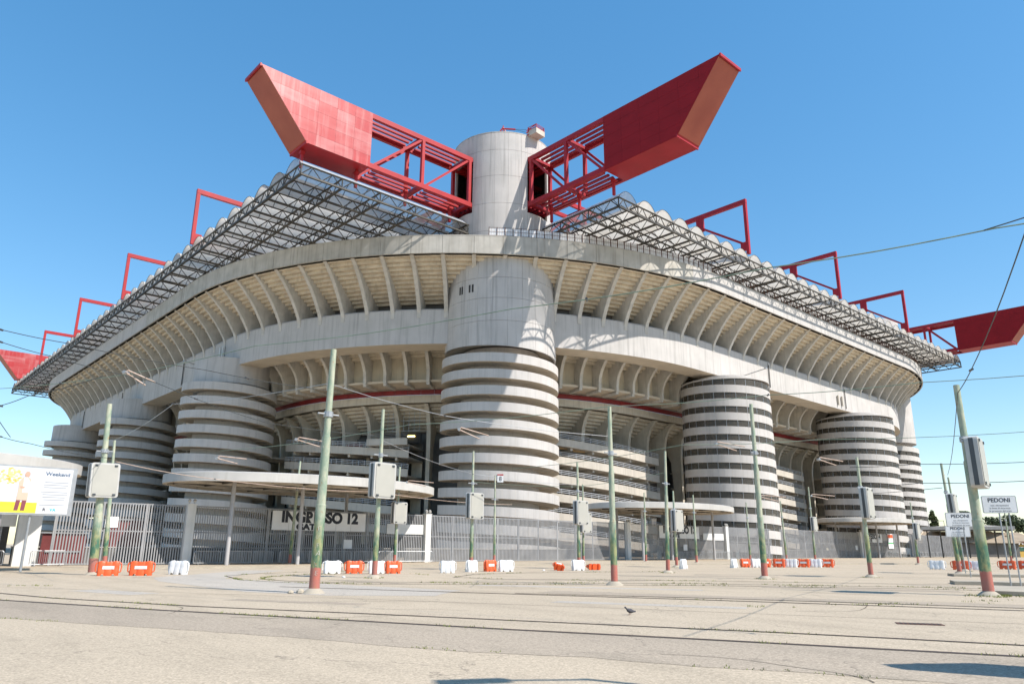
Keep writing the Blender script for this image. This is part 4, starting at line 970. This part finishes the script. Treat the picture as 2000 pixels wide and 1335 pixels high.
# short bars gripping the poles are part of the wire set
# ------------------------------------------------------------------ overhead wires
wires=[('long sagging wire crossing in front of the whole stadium',[(-74,-36,9.6),(-70.26,-45.54,9.0),(-67.05,-59.96,8.6),(-63.86,-70.14,8.3),(-61.97,-77.08,8.1),(-60.9,-81.47,8.0),(-60.2,-84.2,8.0)],.016,WIREG),
('green wire from the left to the tall pole right of center',[(-62.48,-45.64,6.5),(-59.24,-58.44,6.8),(-54.32,-65.61,7.3),(-49.3,-61.38,8.3)],.014,WIREG),
('green wire running from the pole right of center to the right edge',[(-54.32,-65.61,7.3),(-51.81,-71.31,7.3),(-50.58,-76.17,7.2),(-48.6,-82,7.2)],.014,WIREG),
('low wire crossing the central tower to the right edge',[(-47.43,-52.1,6.2),(-46.73,-63.88,6.6),(-42.46,-68.67,6.8),(-38.0,-79,6.8)],.014,WIREG),
('upper thin wire in the right sky',[(-28.89,-64.18,6.8),(-27.99,-67.75,6.8),(-24.4,-76,6.8)],.02,WIRE),
('lower thin wire in the right sky',[(-16.81,-59.39,6.5),(-17.16,-64.04,6.5),(-14.5,-73.5,6.5)],.025,WIRE),
('short wire between the far right poles',[(7.33,-43.5,8.0),(-7.21,-62.42,6.8)],.025,WIRE),
('steep diagonal wire at the upper right',[(-62.16,-82.31,7.5),(-52.31,-78.31,7.0),(-49.88,-77.14,6.8),(-24.85,-68.56,6.3)],.014,WIRE),
('upper wire in the left sky',[(-77,-56.4,8.6),(-74.25,-56.44,8.5),(-72.36,-56.88,8.3),(-67.87,-57.47,8.0),(-63.6,-59.0,7.6)],.014,WIRE),
('second wire in the left sky',[(-77,-54.9,8.6),(-73.98,-54.61,8.5),(-72.52,-54.93,8.2),(-68.6,-53.93,8.0),(-62.15,-50.31,7.5),(-57.12,-52.11,7.2)],.014,WIRE),
('rising short wire at the left edge below the roof',[(-76,-47,6.4),(-73.43,-53.1,6.5),(-72.98,-55.35,6.6),(-71.72,-59.54,6.8)],.014,WIRE),
('pale wire from the thick pole toward the central tower',[(-63.55,-59.0,7.9),(-57.36,-58.52,7.4),(-49.3,-61.38,7.0)],.014,GALV),
('pale wire from the thick pole to the left display pole',[(-63.55,-59.0,7.9),(-66.5,-50,7.9),(-65.5,-36.5,7.6)],.014,GALV),
('low wire between the display boxes',[(-66.53,-41.99,5.9),(-59.98,-38.72,5.6),(-47.19,-36.5,5.6),(-31.18,-34.24,5.4)],.02,ARM),
('low wire above the billboard',[(-76,-50,6.5),(-72.12,-44.47,6.4),(-70.57,-42.57,6.4),(-65.6,-36.6,6.6)],.016,WIRE),
('steep wire above the left canopy',[(-73.4,-49,7.3),(-71.86,-45.47,6.3)],.016,WIRE),
('wire between the poles right of the central tower',[(-40.1,-39.5,6.6),(-34.83,-45.74,6.2),(-32.31,-52.0,7.0)],.016,WIREG),
('wire between the poles left of the central tower',[(-54.32,-48.45,7.6),(-41.58,-41.27,7.0),(-30.45,-41.72,6.8)],.016,GALV),
('rightmost upper wire branching off the long wire',[(-60.95,-81.3,8.0),(-60.2,-83.6,8.5)],.014,WIRE)]
def lin(pts):
    out=[]
    for a,c in zip(pts,pts[1:]):
        a=Vector(a);c=Vector(c)
        out+=[a.lerp(c,k/6)-Vector((0,0,.012*(c-a).length*math.sin(PI*k/6))) for k in range(6)]
    return out+[Vector(pts[-1])]
def sag(pts):
    """Catmull-Rom through the points"""
    P_=[Vector(p) for p in pts]; out=[]
    for i in range(len(P_)-1):
        p0=P_[max(i-1,0)];p1=P_[i];p2=P_[i+1];p3=P_[min(i+2,len(P_)-1)]
        for k in range(6):
            t=k/6; out.append(.5*((2*p1)+(p2-p0)*t+(2*p0-5*p1+4*p2-p3)*t*t+(3*p1-p0-3*p2+p3)*t**3))
    return out+[P_[-1]]
for lb,pts,r_,mt in wires:
    t=thing('overhead_wire',lb,'wire',pts[0],0,'overhead tram wires')
    b=MB(); rel=[Vector(p)-Vector(pts[0]) for p in lin(pts)]; b.path(rel,r_,5); b.build('cable',mt,t)
    for p in rel[6:-1:14]:
        c=MB(); c.tube(p-Vector((.09,.07,0)),p+Vector((.09,.07,0)),.035,6); c.build('insulator',BOXD,t)
# contact arms hanging on the wires
def arm(p,d,lb):
    p=Vector(p); t=thing('contact_arm',lb,'contact arm',p,0,'pale contact arms on the overhead wires'); d=Vector(d)
    b=MB(); b.path([(0,0,0),d*.06+Vector((0,0,.12)),d],.03,5); b.build('upper_bar',ARM,t)
    b=MB(); b.path([(0,0,0),d*.7+Vector((0,0,-.25))],.03,5); b.build('lower_bar',ARM,t)
    b=MB(); b.tube((-.12,-.12,0),(.12,.12,0),.07,6); b.build('clamp',GALV,t)
for p,d,lb in [((-69.3,-52.5,8.5),(1.0,-.6,-.35),'pale contact arm in front of the left roof edge'),((-60.9,-51.2,6.7),(1.3,-.9,-.1),'pale contact arm right of the open left tower'),((-62.9,-46.5,6.0),(1.2,-.8,.0),'pale contact arm over the gate 12 canopy'),((-55.2,-56.8,7.2),(1.2,-.8,-.25),'pale contact arm left of the central tower'),((-47,-40.5,6.1),(1.6,-1.0,.0),'pale contact arm above the right canopy end'),((-44.5,-64.3,6.8),(1.2,-.9,-.1),'pale contact arm left of the nearer screened tower'),((-37.0,-66,6.5),(1.0,-.9,-.1),'pale contact arm right of the nearer screened tower'),((-33,-60,4.9),(1.2,-1.1,0),'low pale contact arm before the nearer screened tower'),((-22,-58,5.6),(1.4,-1.2,0),'pale contact arm before the farther screened tower')]:
    arm(p,d,lb)

# ------------------------------------------------------------------ plastic barriers
def barrier_mesh(L_=1.12,H_=.80):
    N=25; rows=[]
    for i in range(N):
        u=i/(N-1); x=(u-.5)*L_
        bulge=.80+.20*abs(math.sin(u*PI*3))**.5
        if u<.02 or u>.98: bulge=.62
        wt=.13*bulge; wb=.22*bulge; ht=H_*(1-.05*abs(math.cos(u*PI*3))); dip=.05 if .42<u<.58 else 0
        z0=.09 if (.2<u<.32 or .68<u<.8) else .0
        rows.append([(x,-wb,z0),(x,-wb*1.02,.16),(x,-wt*1.25,H_*.45),(x,-wt*1.1,H_*.6),(x,-wt,ht*.9-dip),(x,-wt*.7,ht-dip),(x,wt*.7,ht-dip),(x,wt,ht*.9-dip),(x,wt*1.1,H_*.6),(x,wt*1.25,H_*.45),(x,wb*1.02,.16),(x,wb,z0)])
    mb=MB(); k=12; vs=[p for r_ in rows for p in r_]
    fs=[(i*k+j,(i+1)*k+j,(i+1)*k+(j+1)%k,i*k+(j+1)%k) for i in range(N-1) for j in range(k)]+[tuple(range(k-1,-1,-1)),tuple((N-1)*k+j for j in range(k))]
    mb.add(vs,fs); return mb
bo_=barrier_mesh().mesh('body',ORANGE,50); bw_=barrier_mesh().mesh('body',WPLAS,50)
st_=MB(); st_.box((0,-.172,.44),(.62,.012,.17)); stm=st_.mesh('stripe',WPLAS)
lg=MB(); lg.path([(.55,0,.18),(.66,0,.22),(.68,0,.5),(.66,0,.66),(.55,0,.70)],.035,6); lgo=lg.mesh('coupling_handle',ORANGE); lgw=lg.mesh('coupling_handle',WPLAS)
def ROT(x,y,a): return math.atan2(y+85.16,x+77.46)+PI/2+R({75:62,60:45,55:38,50:20,62:-6}.get(a,a-22))
B_=[(-65.05,-37.9,'O',20,1.15,'orange plastic barrier right behind the left display pole'),(-63.47,-38.42,'O',12,1.25,'second orange plastic barrier from the left'),(-61.24,-37.91,'W',-14,1.2,'white plastic barrier beside the grey asphalt curve'),
(-52.77,-40.97,'W',35,1.1,'white plastic barrier right of the thick green pole'),(-51.59,-41.67,'O',30,1.1,'orange plastic barrier left of the center display pole'),(-50.37,-42.4,'W',28,1.05,'white plastic barrier behind the center display pole'),(-49.47,-42.94,'O',32,1.0,'orange plastic barrier right of the center display pole'),
(-45.83,-43.99,'W',20,1.0,'lone white plastic barrier left of the central tower'),(-43.1,-43.19,'W',60,1.0,'white plastic barrier behind the pole at the central tower'),(-41.23,-42.99,'O',55,1.0,'orange plastic barrier at the foot of the central tower'),(-40.22,-43.58,'W',40,1.1,'white plastic barrier beside the central orange one'),
(-35.89,-44.71,'OF',30,.8,'small orange barrier toppled on the paving'),(-33.65,-44.57,'W',50,1.0,'white plastic barrier behind the pole right of center'),(-31.96,-44.79,'OL',40,1.0,'faded orange barrier lying flat beside the white one'),
(-22.22,-46.21,'W',75,.85,'lone white plastic barrier before the second gate sign'),(-14.87,-46.57,'W',75,.85,'white plastic barrier left of the tall right pole'),(-12.12,-46.08,'O',50,.9,'orange barrier first of the short row at the tall right pole'),(-11.1,-46.6,'W',50,.9,'white barrier second of the short row at the tall right pole'),(-10.2,-47.1,'O',50,.9,'orange barrier third of the short row at the tall right pole'),
(-8.9,-47.76,'O',62,1.15,'orange barrier first of the long right row'),(-7.71,-48.38,'W',62,1.15,'white barrier second of the long right row'),(-6.52,-49.01,'O',62,1.15,'orange barrier third of the long right row'),(-5.3,-49.64,'W',62,1.15,'white barrier fourth of the long right row'),(-4.13,-50.25,'O',62,1.15,'orange barrier last of the long right row'),
(-1.62,-59.24,'W',62,1.3,'lone grey white barrier left of the small PEDONI sign'),(-1.35,-61.13,'O',62,1.4,'orange barrier behind the small PEDONI sign pole'),(.03,-61.9,'W',62,1.4,'white barrier between the two PEDONI signs'),(5.21,-63.0,'O',62,1.4,'orange barrier behind the larger PEDONI sign posts'),(6.6,-64.2,'O',62,1.4,'orange barrier cut by the right edge')]
for x,y,c,a,sc,lb in B_:
    t=thing('plastic_barrier',lb,'barrier',(x,y,0),ROT(x,y,a),'orange and white plastic barriers')
    t.scale=(sc/1.12*.93,1.05,1.0)
    og=c[0]=='O'
    ob('body',bo_ if og else bw_,t); ob('coupling_handle',lgo if og else lgw,t); ob('coupling_handle',lgo if og else lgw,t,rz=PI)
    if og: ob('stripe',stm,t); ob('stripe',stm,t,rz=PI)
    if c=='OF': t.rotation_euler=(R(70),R(-12),ROT(x,y,a)); t.location.z=.2
    if c=='OL': t.rotation_euler=(R(88),0,ROT(x,y,a)); t.location.z=.24
# ------------------------------------------------------------------ crowd barriers along the fence
def crowd():
    t=thing('crowd_barrier','x','barrier')
    b=MB(); L_,H_=2.3,1.1; pts=[(-L_/2,0,.15),(-L_/2,0,H_-.1),(-L_/2+.1,0,H_),(L_/2-.1,0,H_),(L_/2,0,H_-.1),(L_/2,0,.15),(-L_/2,0,.15)]; b.path(pts,.028,6); b.build('frame',GALV,t)
    for x in (-.85,.85):
        b=MB(); b.path([(x,-.32,.02),(x,0,.16),(x,.32,.02)],.025,5); b.build('foot',GALV,t)
    b=MB(); b.tube((0,0,.15),(0,0,1.08),.013,5); me=b.mesh('bar',GALV)
    for k in range(17): ob('bar',me,t,(-1.02+k*.1275,0,0))
    return t
cb=crowd()
cl=[(x,FY-1.3+.25*((i*7)%3-1)) for i,x in enumerate([-53+2.45*k for k in range(10)])]+[(x,FY-1.9+.3*((i*5)%3-1)) for i,x in enumerate([-50.6+2.5*k for k in range(8)])]+[(6.5+2.5*k,FY-1.5) for k in range(10)]+[(79+2.6*k,FY-1.6) for k in range(18)]+[(-68.5,FY-1.2),(-64.6,FY-1.4)]
for i,(x,y) in enumerate(cl):
    o=cb if i==0 else copy_tree(cb)
    o.location=(x,y,BASE); o.rotation_euler=(0,0,R([8,-10,3,22,-4,14,-18,5][i%8]))
    o['group']='steel crowd barriers along the fence'
    ORD=['first','second','third','fourth','fifth','sixth','seventh','eighth','ninth','tenth','eleventh','twelfth','thirteenth','fourteenth','fifteenth','sixteenth','seventeenth','eighteenth']
    for n0,n1,ph in ((0,10,'steel crowd barrier from the left in the back row under gate 12'),(10,18,'steel crowd barrier from the left in the front row under gate 12'),(18,28,'steel crowd barrier from the left under the second gate sign'),(28,46,'steel crowd barrier from the left along the far fence by gate 14'),(46,48,'steel crowd barrier from the left below the billboard')):
        if n0<=i<n1: o['label']=ORD[i-n0]+' '+ph
# ------------------------------------------------------------------ PEDONI signs
def pedoni(x,y,ztop,wd,ht,lb,rz,two):
    t=thing('pedestrian_sign',lb,'sign',(x,y,.1),rz)
    pn=MB(); slabm(pn,rrect(wd,ht,.06),-.02,.02); o=pn.build('panel',surf('sign_cream_%d'%int(x),(.68,.67,.62),(.62,.61,.55),rough=.5),t,(0,0,ztop-ht/2))
    bd=MB(); slabm(bd,rrect(wd*.97,ht*.96,.05),-.0215,-.019); bd.build('border',BOXD,o); bd=MB(); slabm(bd,rrect(wd*.95,ht*.93,.045),-.023,-.0205); bd.build('face',SIGNW,o)
    Mx=lambda z: Matrix.Translation((0,-.026,z))@Matrix.Rotation(PI/2,4,'X')
    text('lettering','PEDONI',ht*.33,LETTER,o,Mx(ht*.24),.005,ext=.002)
    GT=MATS.get('sign_small_text') or surf('sign_small_text',(.22,.21,.2),rough=.7)
    for k,tx in enumerate(('non oltrepassare','la linea di sicurezza','in presenza del tram')): text('lettering',tx,ht*.14,GT,o,Mx(-ht*.05-k*ht*.16),.0,ext=.002)
    for dx in ((-.05,.36) if two else (.12,)):
        b=MB(); b.tube((dx,.05,0),(dx,.05,ztop-.05 if not two else ztop-.1),.035,8); b.build('post',GALV,t)
pedoni(-35.35,-73.95,4.15,1.5,.82,'larger cream PEDONI sign on thin posts near the right edge',R(-58),True)
pedoni(-25.0,-68.95,3.85,1.65,.86,'smaller cream PEDONI sign behind the nearest right pole',R(-58),False)
pedoni(-16.7,-66.1,3.3,1.6,.8,'farthest PEDONI sign partly hidden below the smaller one',R(-58),False)

# ------------------------------------------------------------------ background at the right
def leafcrown(name,parent,c,rx,rz,n,size,mat,flatb=False):
    b=MB(); rr=random.Random(int(c[0]*7+c[2]*3)); cl_=[]
    for k in range(16):
        a=rr.uniform(0,2*PI); q=rr.uniform(.2,1); cl_.append((q*rx*.72*math.cos(a),q*rx*.72*math.sin(a),rr.uniform(-.7,.7)*rz*.8,rr.uniform(.28,.5)))
    for k in range(n):
        cx_,cy_,cz_,s_=rr.choice(cl_); d=Vector((rr.gauss(0,1),rr.gauss(0,1),rr.gauss(0,1))).normalized()*(rr.random()**.4)
        p=Vector((c[0]+cx_+d.x*rx*s_,c[1]+cy_+d.y*rx*s_,c[2]+cz_+d.z*rz*s_*1.1))
        u=Vector((rr.gauss(0,1),rr.gauss(0,1),rr.gauss(0,.6))).normalized()*size*rr.uniform(.6,1.3); v=u.cross(Vector((rr.gauss(0,1),rr.gauss(0,1),rr.gauss(0,1)))).normalized()*size*.6
        b.add([p-u-v,p+u-v,p+u+v,p-u+v],[(0,1,2,3)])
    return b.build(name,mat,parent)
def tree(x,y,h,rx,rz,zc,lb,mat,n=2200,size=.28,cone=False):
    t=thing('tree',lb,'tree',(x,y,0),0,'trees beyond the stadium forecourt'); b=MB(); b.tube((0,0,0),(.2,0,zc*.7),.32,8,.2); b.tube((.2,0,zc*.7),(0,.1,zc+rz*.4),.2,7,.07)
    for k in range(6): a=k*1.05; b.tube((.15,0,zc*.72),(rx*.55*math.cos(a),rx*.55*math.sin(a),zc+rz*.1),.11,5,.04)
    b.build('trunk',BARK,t)
    if cone:
        for k in range(5): leafcrown('crown',t,(0,0,zc-rz+2*rz*(k+.5)/5),rx*(1-.16*k),rz*.34,n//5,size,mat)
    else: leafcrown('crown',t,(0,0,zc),rx,rz,n,size,mat)
import math as _m
def polar(px,dist): # bearing from the viewpoint, degrees right of the view axis
    a=YAW+_m.radians(px); return (-77.46+dist*_m.sin(a),-85.16+dist*_m.cos(a))
for bear,dist,h,rx,rz,zc,lb,mt,cone in [(29.1,300,15,2.9,4.6,9.8,'small conical evergreen tree left of the PEDONI signs',LEAF2,True),(33.0,290,13,6.8,2.4,10.3,'flat topped umbrella pine behind the larger PEDONI sign',LEAF,False),(34.3,270,11,5.5,2.2,8.6,'second umbrella pine cut by the right edge',LEAF,False),(30.84,330,16,3.6,.9,14.9,'flat pine crown seen above the smaller PEDONI sign',LEAF,False),(31.5,310,11,4,2.2,8.6,'low bushy tree behind the tan roofs',LEAF2,False),(36.2,280,14,6,3,10,'pine beyond the right edge',LEAF,False)]:
    x,y=polar(bear,dist); tree(x,y,h,rx,rz,zc,lb,mt,cone=cone)
# yellow building and tan roofed sheds
x,y=polar(33.9,235); yb=thing('yellow_building','low ochre yellow building with dark eaves at the right edge','building',(x,y,0),R(-35))
box('wall',(0,0,1.7),(14,8,3.4),YEL,yb); box('eaves',(0,0,3.65),(15.2,9.2,.5),surf('eaves_brown',(.12,.06,.035),rough=.8),yb)
for k in range(14): box('bracket',(-6.5+k,-4.35,3.25),(.25,.5,.3),SIGNW,yb)
b=MB(); b.add([(-7.6,-4.6,3.9),(7.6,-4.6,3.9),(7.6,4.6,3.9),(-7.6,4.6,3.9),(-3.5,0,5.6),(3.5,0,5.6)],[(0,1,5,4),(1,2,5),(2,3,4,5),(3,0,4),(3,2,1,0)]); b.build('roof',TANROOF,yb)
for k in (-4.6,-1.5,1.6,4.7): w_=box('window',(k,-4.03,2.0),(1.5,.1,.9),GREEN,yb); box('frame',(0,-.06,.5),(1.7,.06,.1),SIGNW,w_)
for i,(bear,dist,ln) in enumerate([(29.3,228,15),(31.3,225,16),(32.9,240,14)]):
    x,y=polar(bear,dist); t=thing('shed',['tan pitched roof shed beside the last ramp tower','tan pitched roof shed behind the PEDONI signs','tan pitched roof shed left of the yellow building'][i],'shed',(x,y,0),R(-48),'tan roofed sheds')
    box('wall',(0,0,1.65),(ln,8,3.3),DGREY,t); b=MB(); b.add([(-ln/2-.6,-5,3.4),(ln/2+.6,-5,3.4),(ln/2+.6,5,3.4),(-ln/2-.6,5,3.4),(-ln/4,0,6.3),(ln/4,0,6.3)],[(0,1,5,4),(1,2,5),(2,3,4,5),(3,0,4),(3,2,1,0)]); b.build('roof',TANROOF,t)
    b=MB(); b.tube((-ln/2-.6,-5,3.5),(-ln/4,0,6.35),.14,5); b.build('hip_ridge',CONB,t)
x,y=polar(30.9,190); cs=thing('shelter','long flat grey shelter roof on posts at the far right','shelter',(x,y,0),R(-70)); box('roof',(0,0,6.2),(17,5,.7),RIMW,cs); box('soffit',(0,0,5.7),(16.5,4.6,.15),STEEL,cs)
for k in range(7): box('post',(-7.5+2.5*k,0,2.8),(.25,.25,5.6),STEEL,cs)
b=MB(); b.path([(-7,0,6.5),(-7,0,7.8),(-4,0,7.8),(-4,0,6.5)],.05,5); b.build('roof_rail',STEEL,cs)
o=tag(ob('traffic_cone',None,None,(*polar(34.0,160),0)),'small orange traffic cone in front of the yellow building','cone'); b=MB(); b.lathe([(.2,.04),(.03,.75),(0,.76)],12); b.build('body',ORANGE,o); box('base',(0,0,.02),(.45,.45,.04),ORANGE,o); b=MB(); b.lathe([(.142,.28),(.10,.46)],12); b.build('collar',WPLAS,o)
# ------------------------------------------------------------------ small things on the ground
pg=thing('pigeon','grey pigeon walking on the paving right of center','pigeon',(-61.27,-71.99,0),R(160)); pg.scale=(.85,.85,.85)
b=MB()
N=12; secs_=[(-.20,.02,.10),(-.12,.035,.105),(-.05,.065,.115),(.03,.07,.125),(.09,.05,.145),(.12,.03,.18),(.14,.028,.21),(.165,.03,.225),(.19,.012,.222),(.21,.003,.215)]
vs=[]
for x,r_,z in secs_:
    for i in range(N): a=2*PI*i/N; vs.append((x,r_*math.cos(a),z+r_*math.sin(a)))
b.add(vs,[(i*N+j,(i+1)*N+j,(i+1)*N+(j+1)%N,i*N+(j+1)%N) for i in range(len(secs_)-1) for j in range(N)]); b.build('body',BIRD,pg,smooth=60)
for sy_ in (-.03,.03): b=MB(); b.tube((.01,sy_,.075),(.015,sy_,0.004),.006,5); b.tube((.015,sy_,.006),(.06,sy_,.006),.005,5); b.build('leg',MAROON,pg)
dr=thing('drain_grate','rusty rectangular drain grate set in the paving','drain',(-57.72,-77.85,0),R(-60)); box('frame',(0,0,.006),(1.0,.42,.012),RUST,dr)
for k in range(9): box('slot',(-.4+.1*k,0,.014),(.05,.32,.006),DARK,dr)
for i,(x,y,sx_,lb) in enumerate([(-63.9,-58.68,.16,'small stone at the foot of the thick green pole'),(-64.2,-58.5,.12,'second small stone left of the thick green pole'),(-37,-44.2,.1,'white litter scrap near the toppled barrier'),(-55.5,-47.2,.1,'white litter scrap near the curved rail')]):
    b=MB(); b.lathe([(0,0),(sx_,.02),(sx_*.9,sx_*.6),(sx_*.4,sx_),(0,sx_*1.05)],7); tag(b.build('stone' if i<2 else 'litter',KERB if i<2 else WPLAS,None,(x,y,0)),lb,'stone' if i<2 else 'litter')
# grass growing along rails and edges
b=MB(); rr=random.Random(11)
def tuft(x,y,s_):
    for k in range(rr.randint(3,7)):
        a=rr.uniform(0,2*PI); h=s_*rr.uniform(.5,1.3); ox,oy=rr.gauss(0,.05),rr.gauss(0,.05); dx,dy=math.cos(a)*.012,math.sin(a)*.012; lx,ly=rr.gauss(0,.4)*h,rr.gauss(0,.4)*h
        b.add([(x+ox-dx,y+oy-dy,0),(x+ox+dx,y+oy+dy,0),(x+ox+lx,y+oy+ly,h)],[(0,1,2)])
def along(pts,dens,s_,off=.05,clump=.5):
    for x,y in resample(pts,.09):
        n=math.sin(x*2.1+y*1.3)+math.sin(x*.7-y*.9+2)+rr.uniform(-.6,.6)
        if n>clump and rr.random()<dens: tuft(x+rr.gauss(0,off),y+rr.gauss(0,off),s_)
along(railA,.6,.045,.04,.7); along(railB,.9,.05,.05,.35); along(edge,.45,.035,.05,.9); along(rail3,.9,.07,.12,.1); along(rail4,.9,.07,.12,.3); along(rail5,.8,.06,.12,.4); along(rail2,.4,.05,.08,.9)
along([(-51.34,-41.82),(-48.54,-43.5),(-49.84,-50.46),(-47.3,-56.11),(-46.82,-59.29)],.6,.06,.15,.3)
along([(-56,-72.5),(-50,-75.5),(-46,-76.5)],.9,.06,.25,.2)
along([(-71,-47),(-68.5,-49.5)],.9,.06,.2,-.5)
for px_,py_,*_ in poles:
    if rr.random()<.6:
        for k in range(25): a=rr.uniform(0,2*PI); tuft(px_+.45*math.cos(a)+rr.gauss(0,.06),py_+.45*math.sin(a)+rr.gauss(0,.06),.07)
for k in range(160): tuft(-43.1+rr.gauss(0,.8),-75.5+rr.gauss(0,.35),.08)
tag(b.build('grass',GRASS),'sparse weeds growing along the tram rails and joints','grass',kind='stuff')
# poles just outside the picture whose shadows fall into the foreground
t=thing('tram_pole','pole with display box just right of the view, throwing its shadow across the foreground','pole',(-62.8,-85.5,0),0,'green tram line poles on the forecourt')
for nm,me in pole_mesh(.17,6.0): ob(nm,me,t)
o=ob('display_box',casem,t,(.0,-.3,5.1),R(-35)); ob('back_panel',backm,o); ob('front_glass',frontm,o)
t=thing('lamp_post','tall lamp post just right of the view, throwing a thin shadow across the foreground','lamp post',(-67.0,-85.5,0))
b=MB(); b.tube((0,0,0),(0,0,8.8),.09,10,.06); b.build('shaft',GALV,t); b=MB(); b.tube((0,0,8.7),(-.9,.5,9.0),.05,8); b.build('arm',GALV,t); b=MB(); b.box((-1.2,.65,9.0),(.9,.3,.16),R(-29)); b.build('lamp_head',BOXF,t)
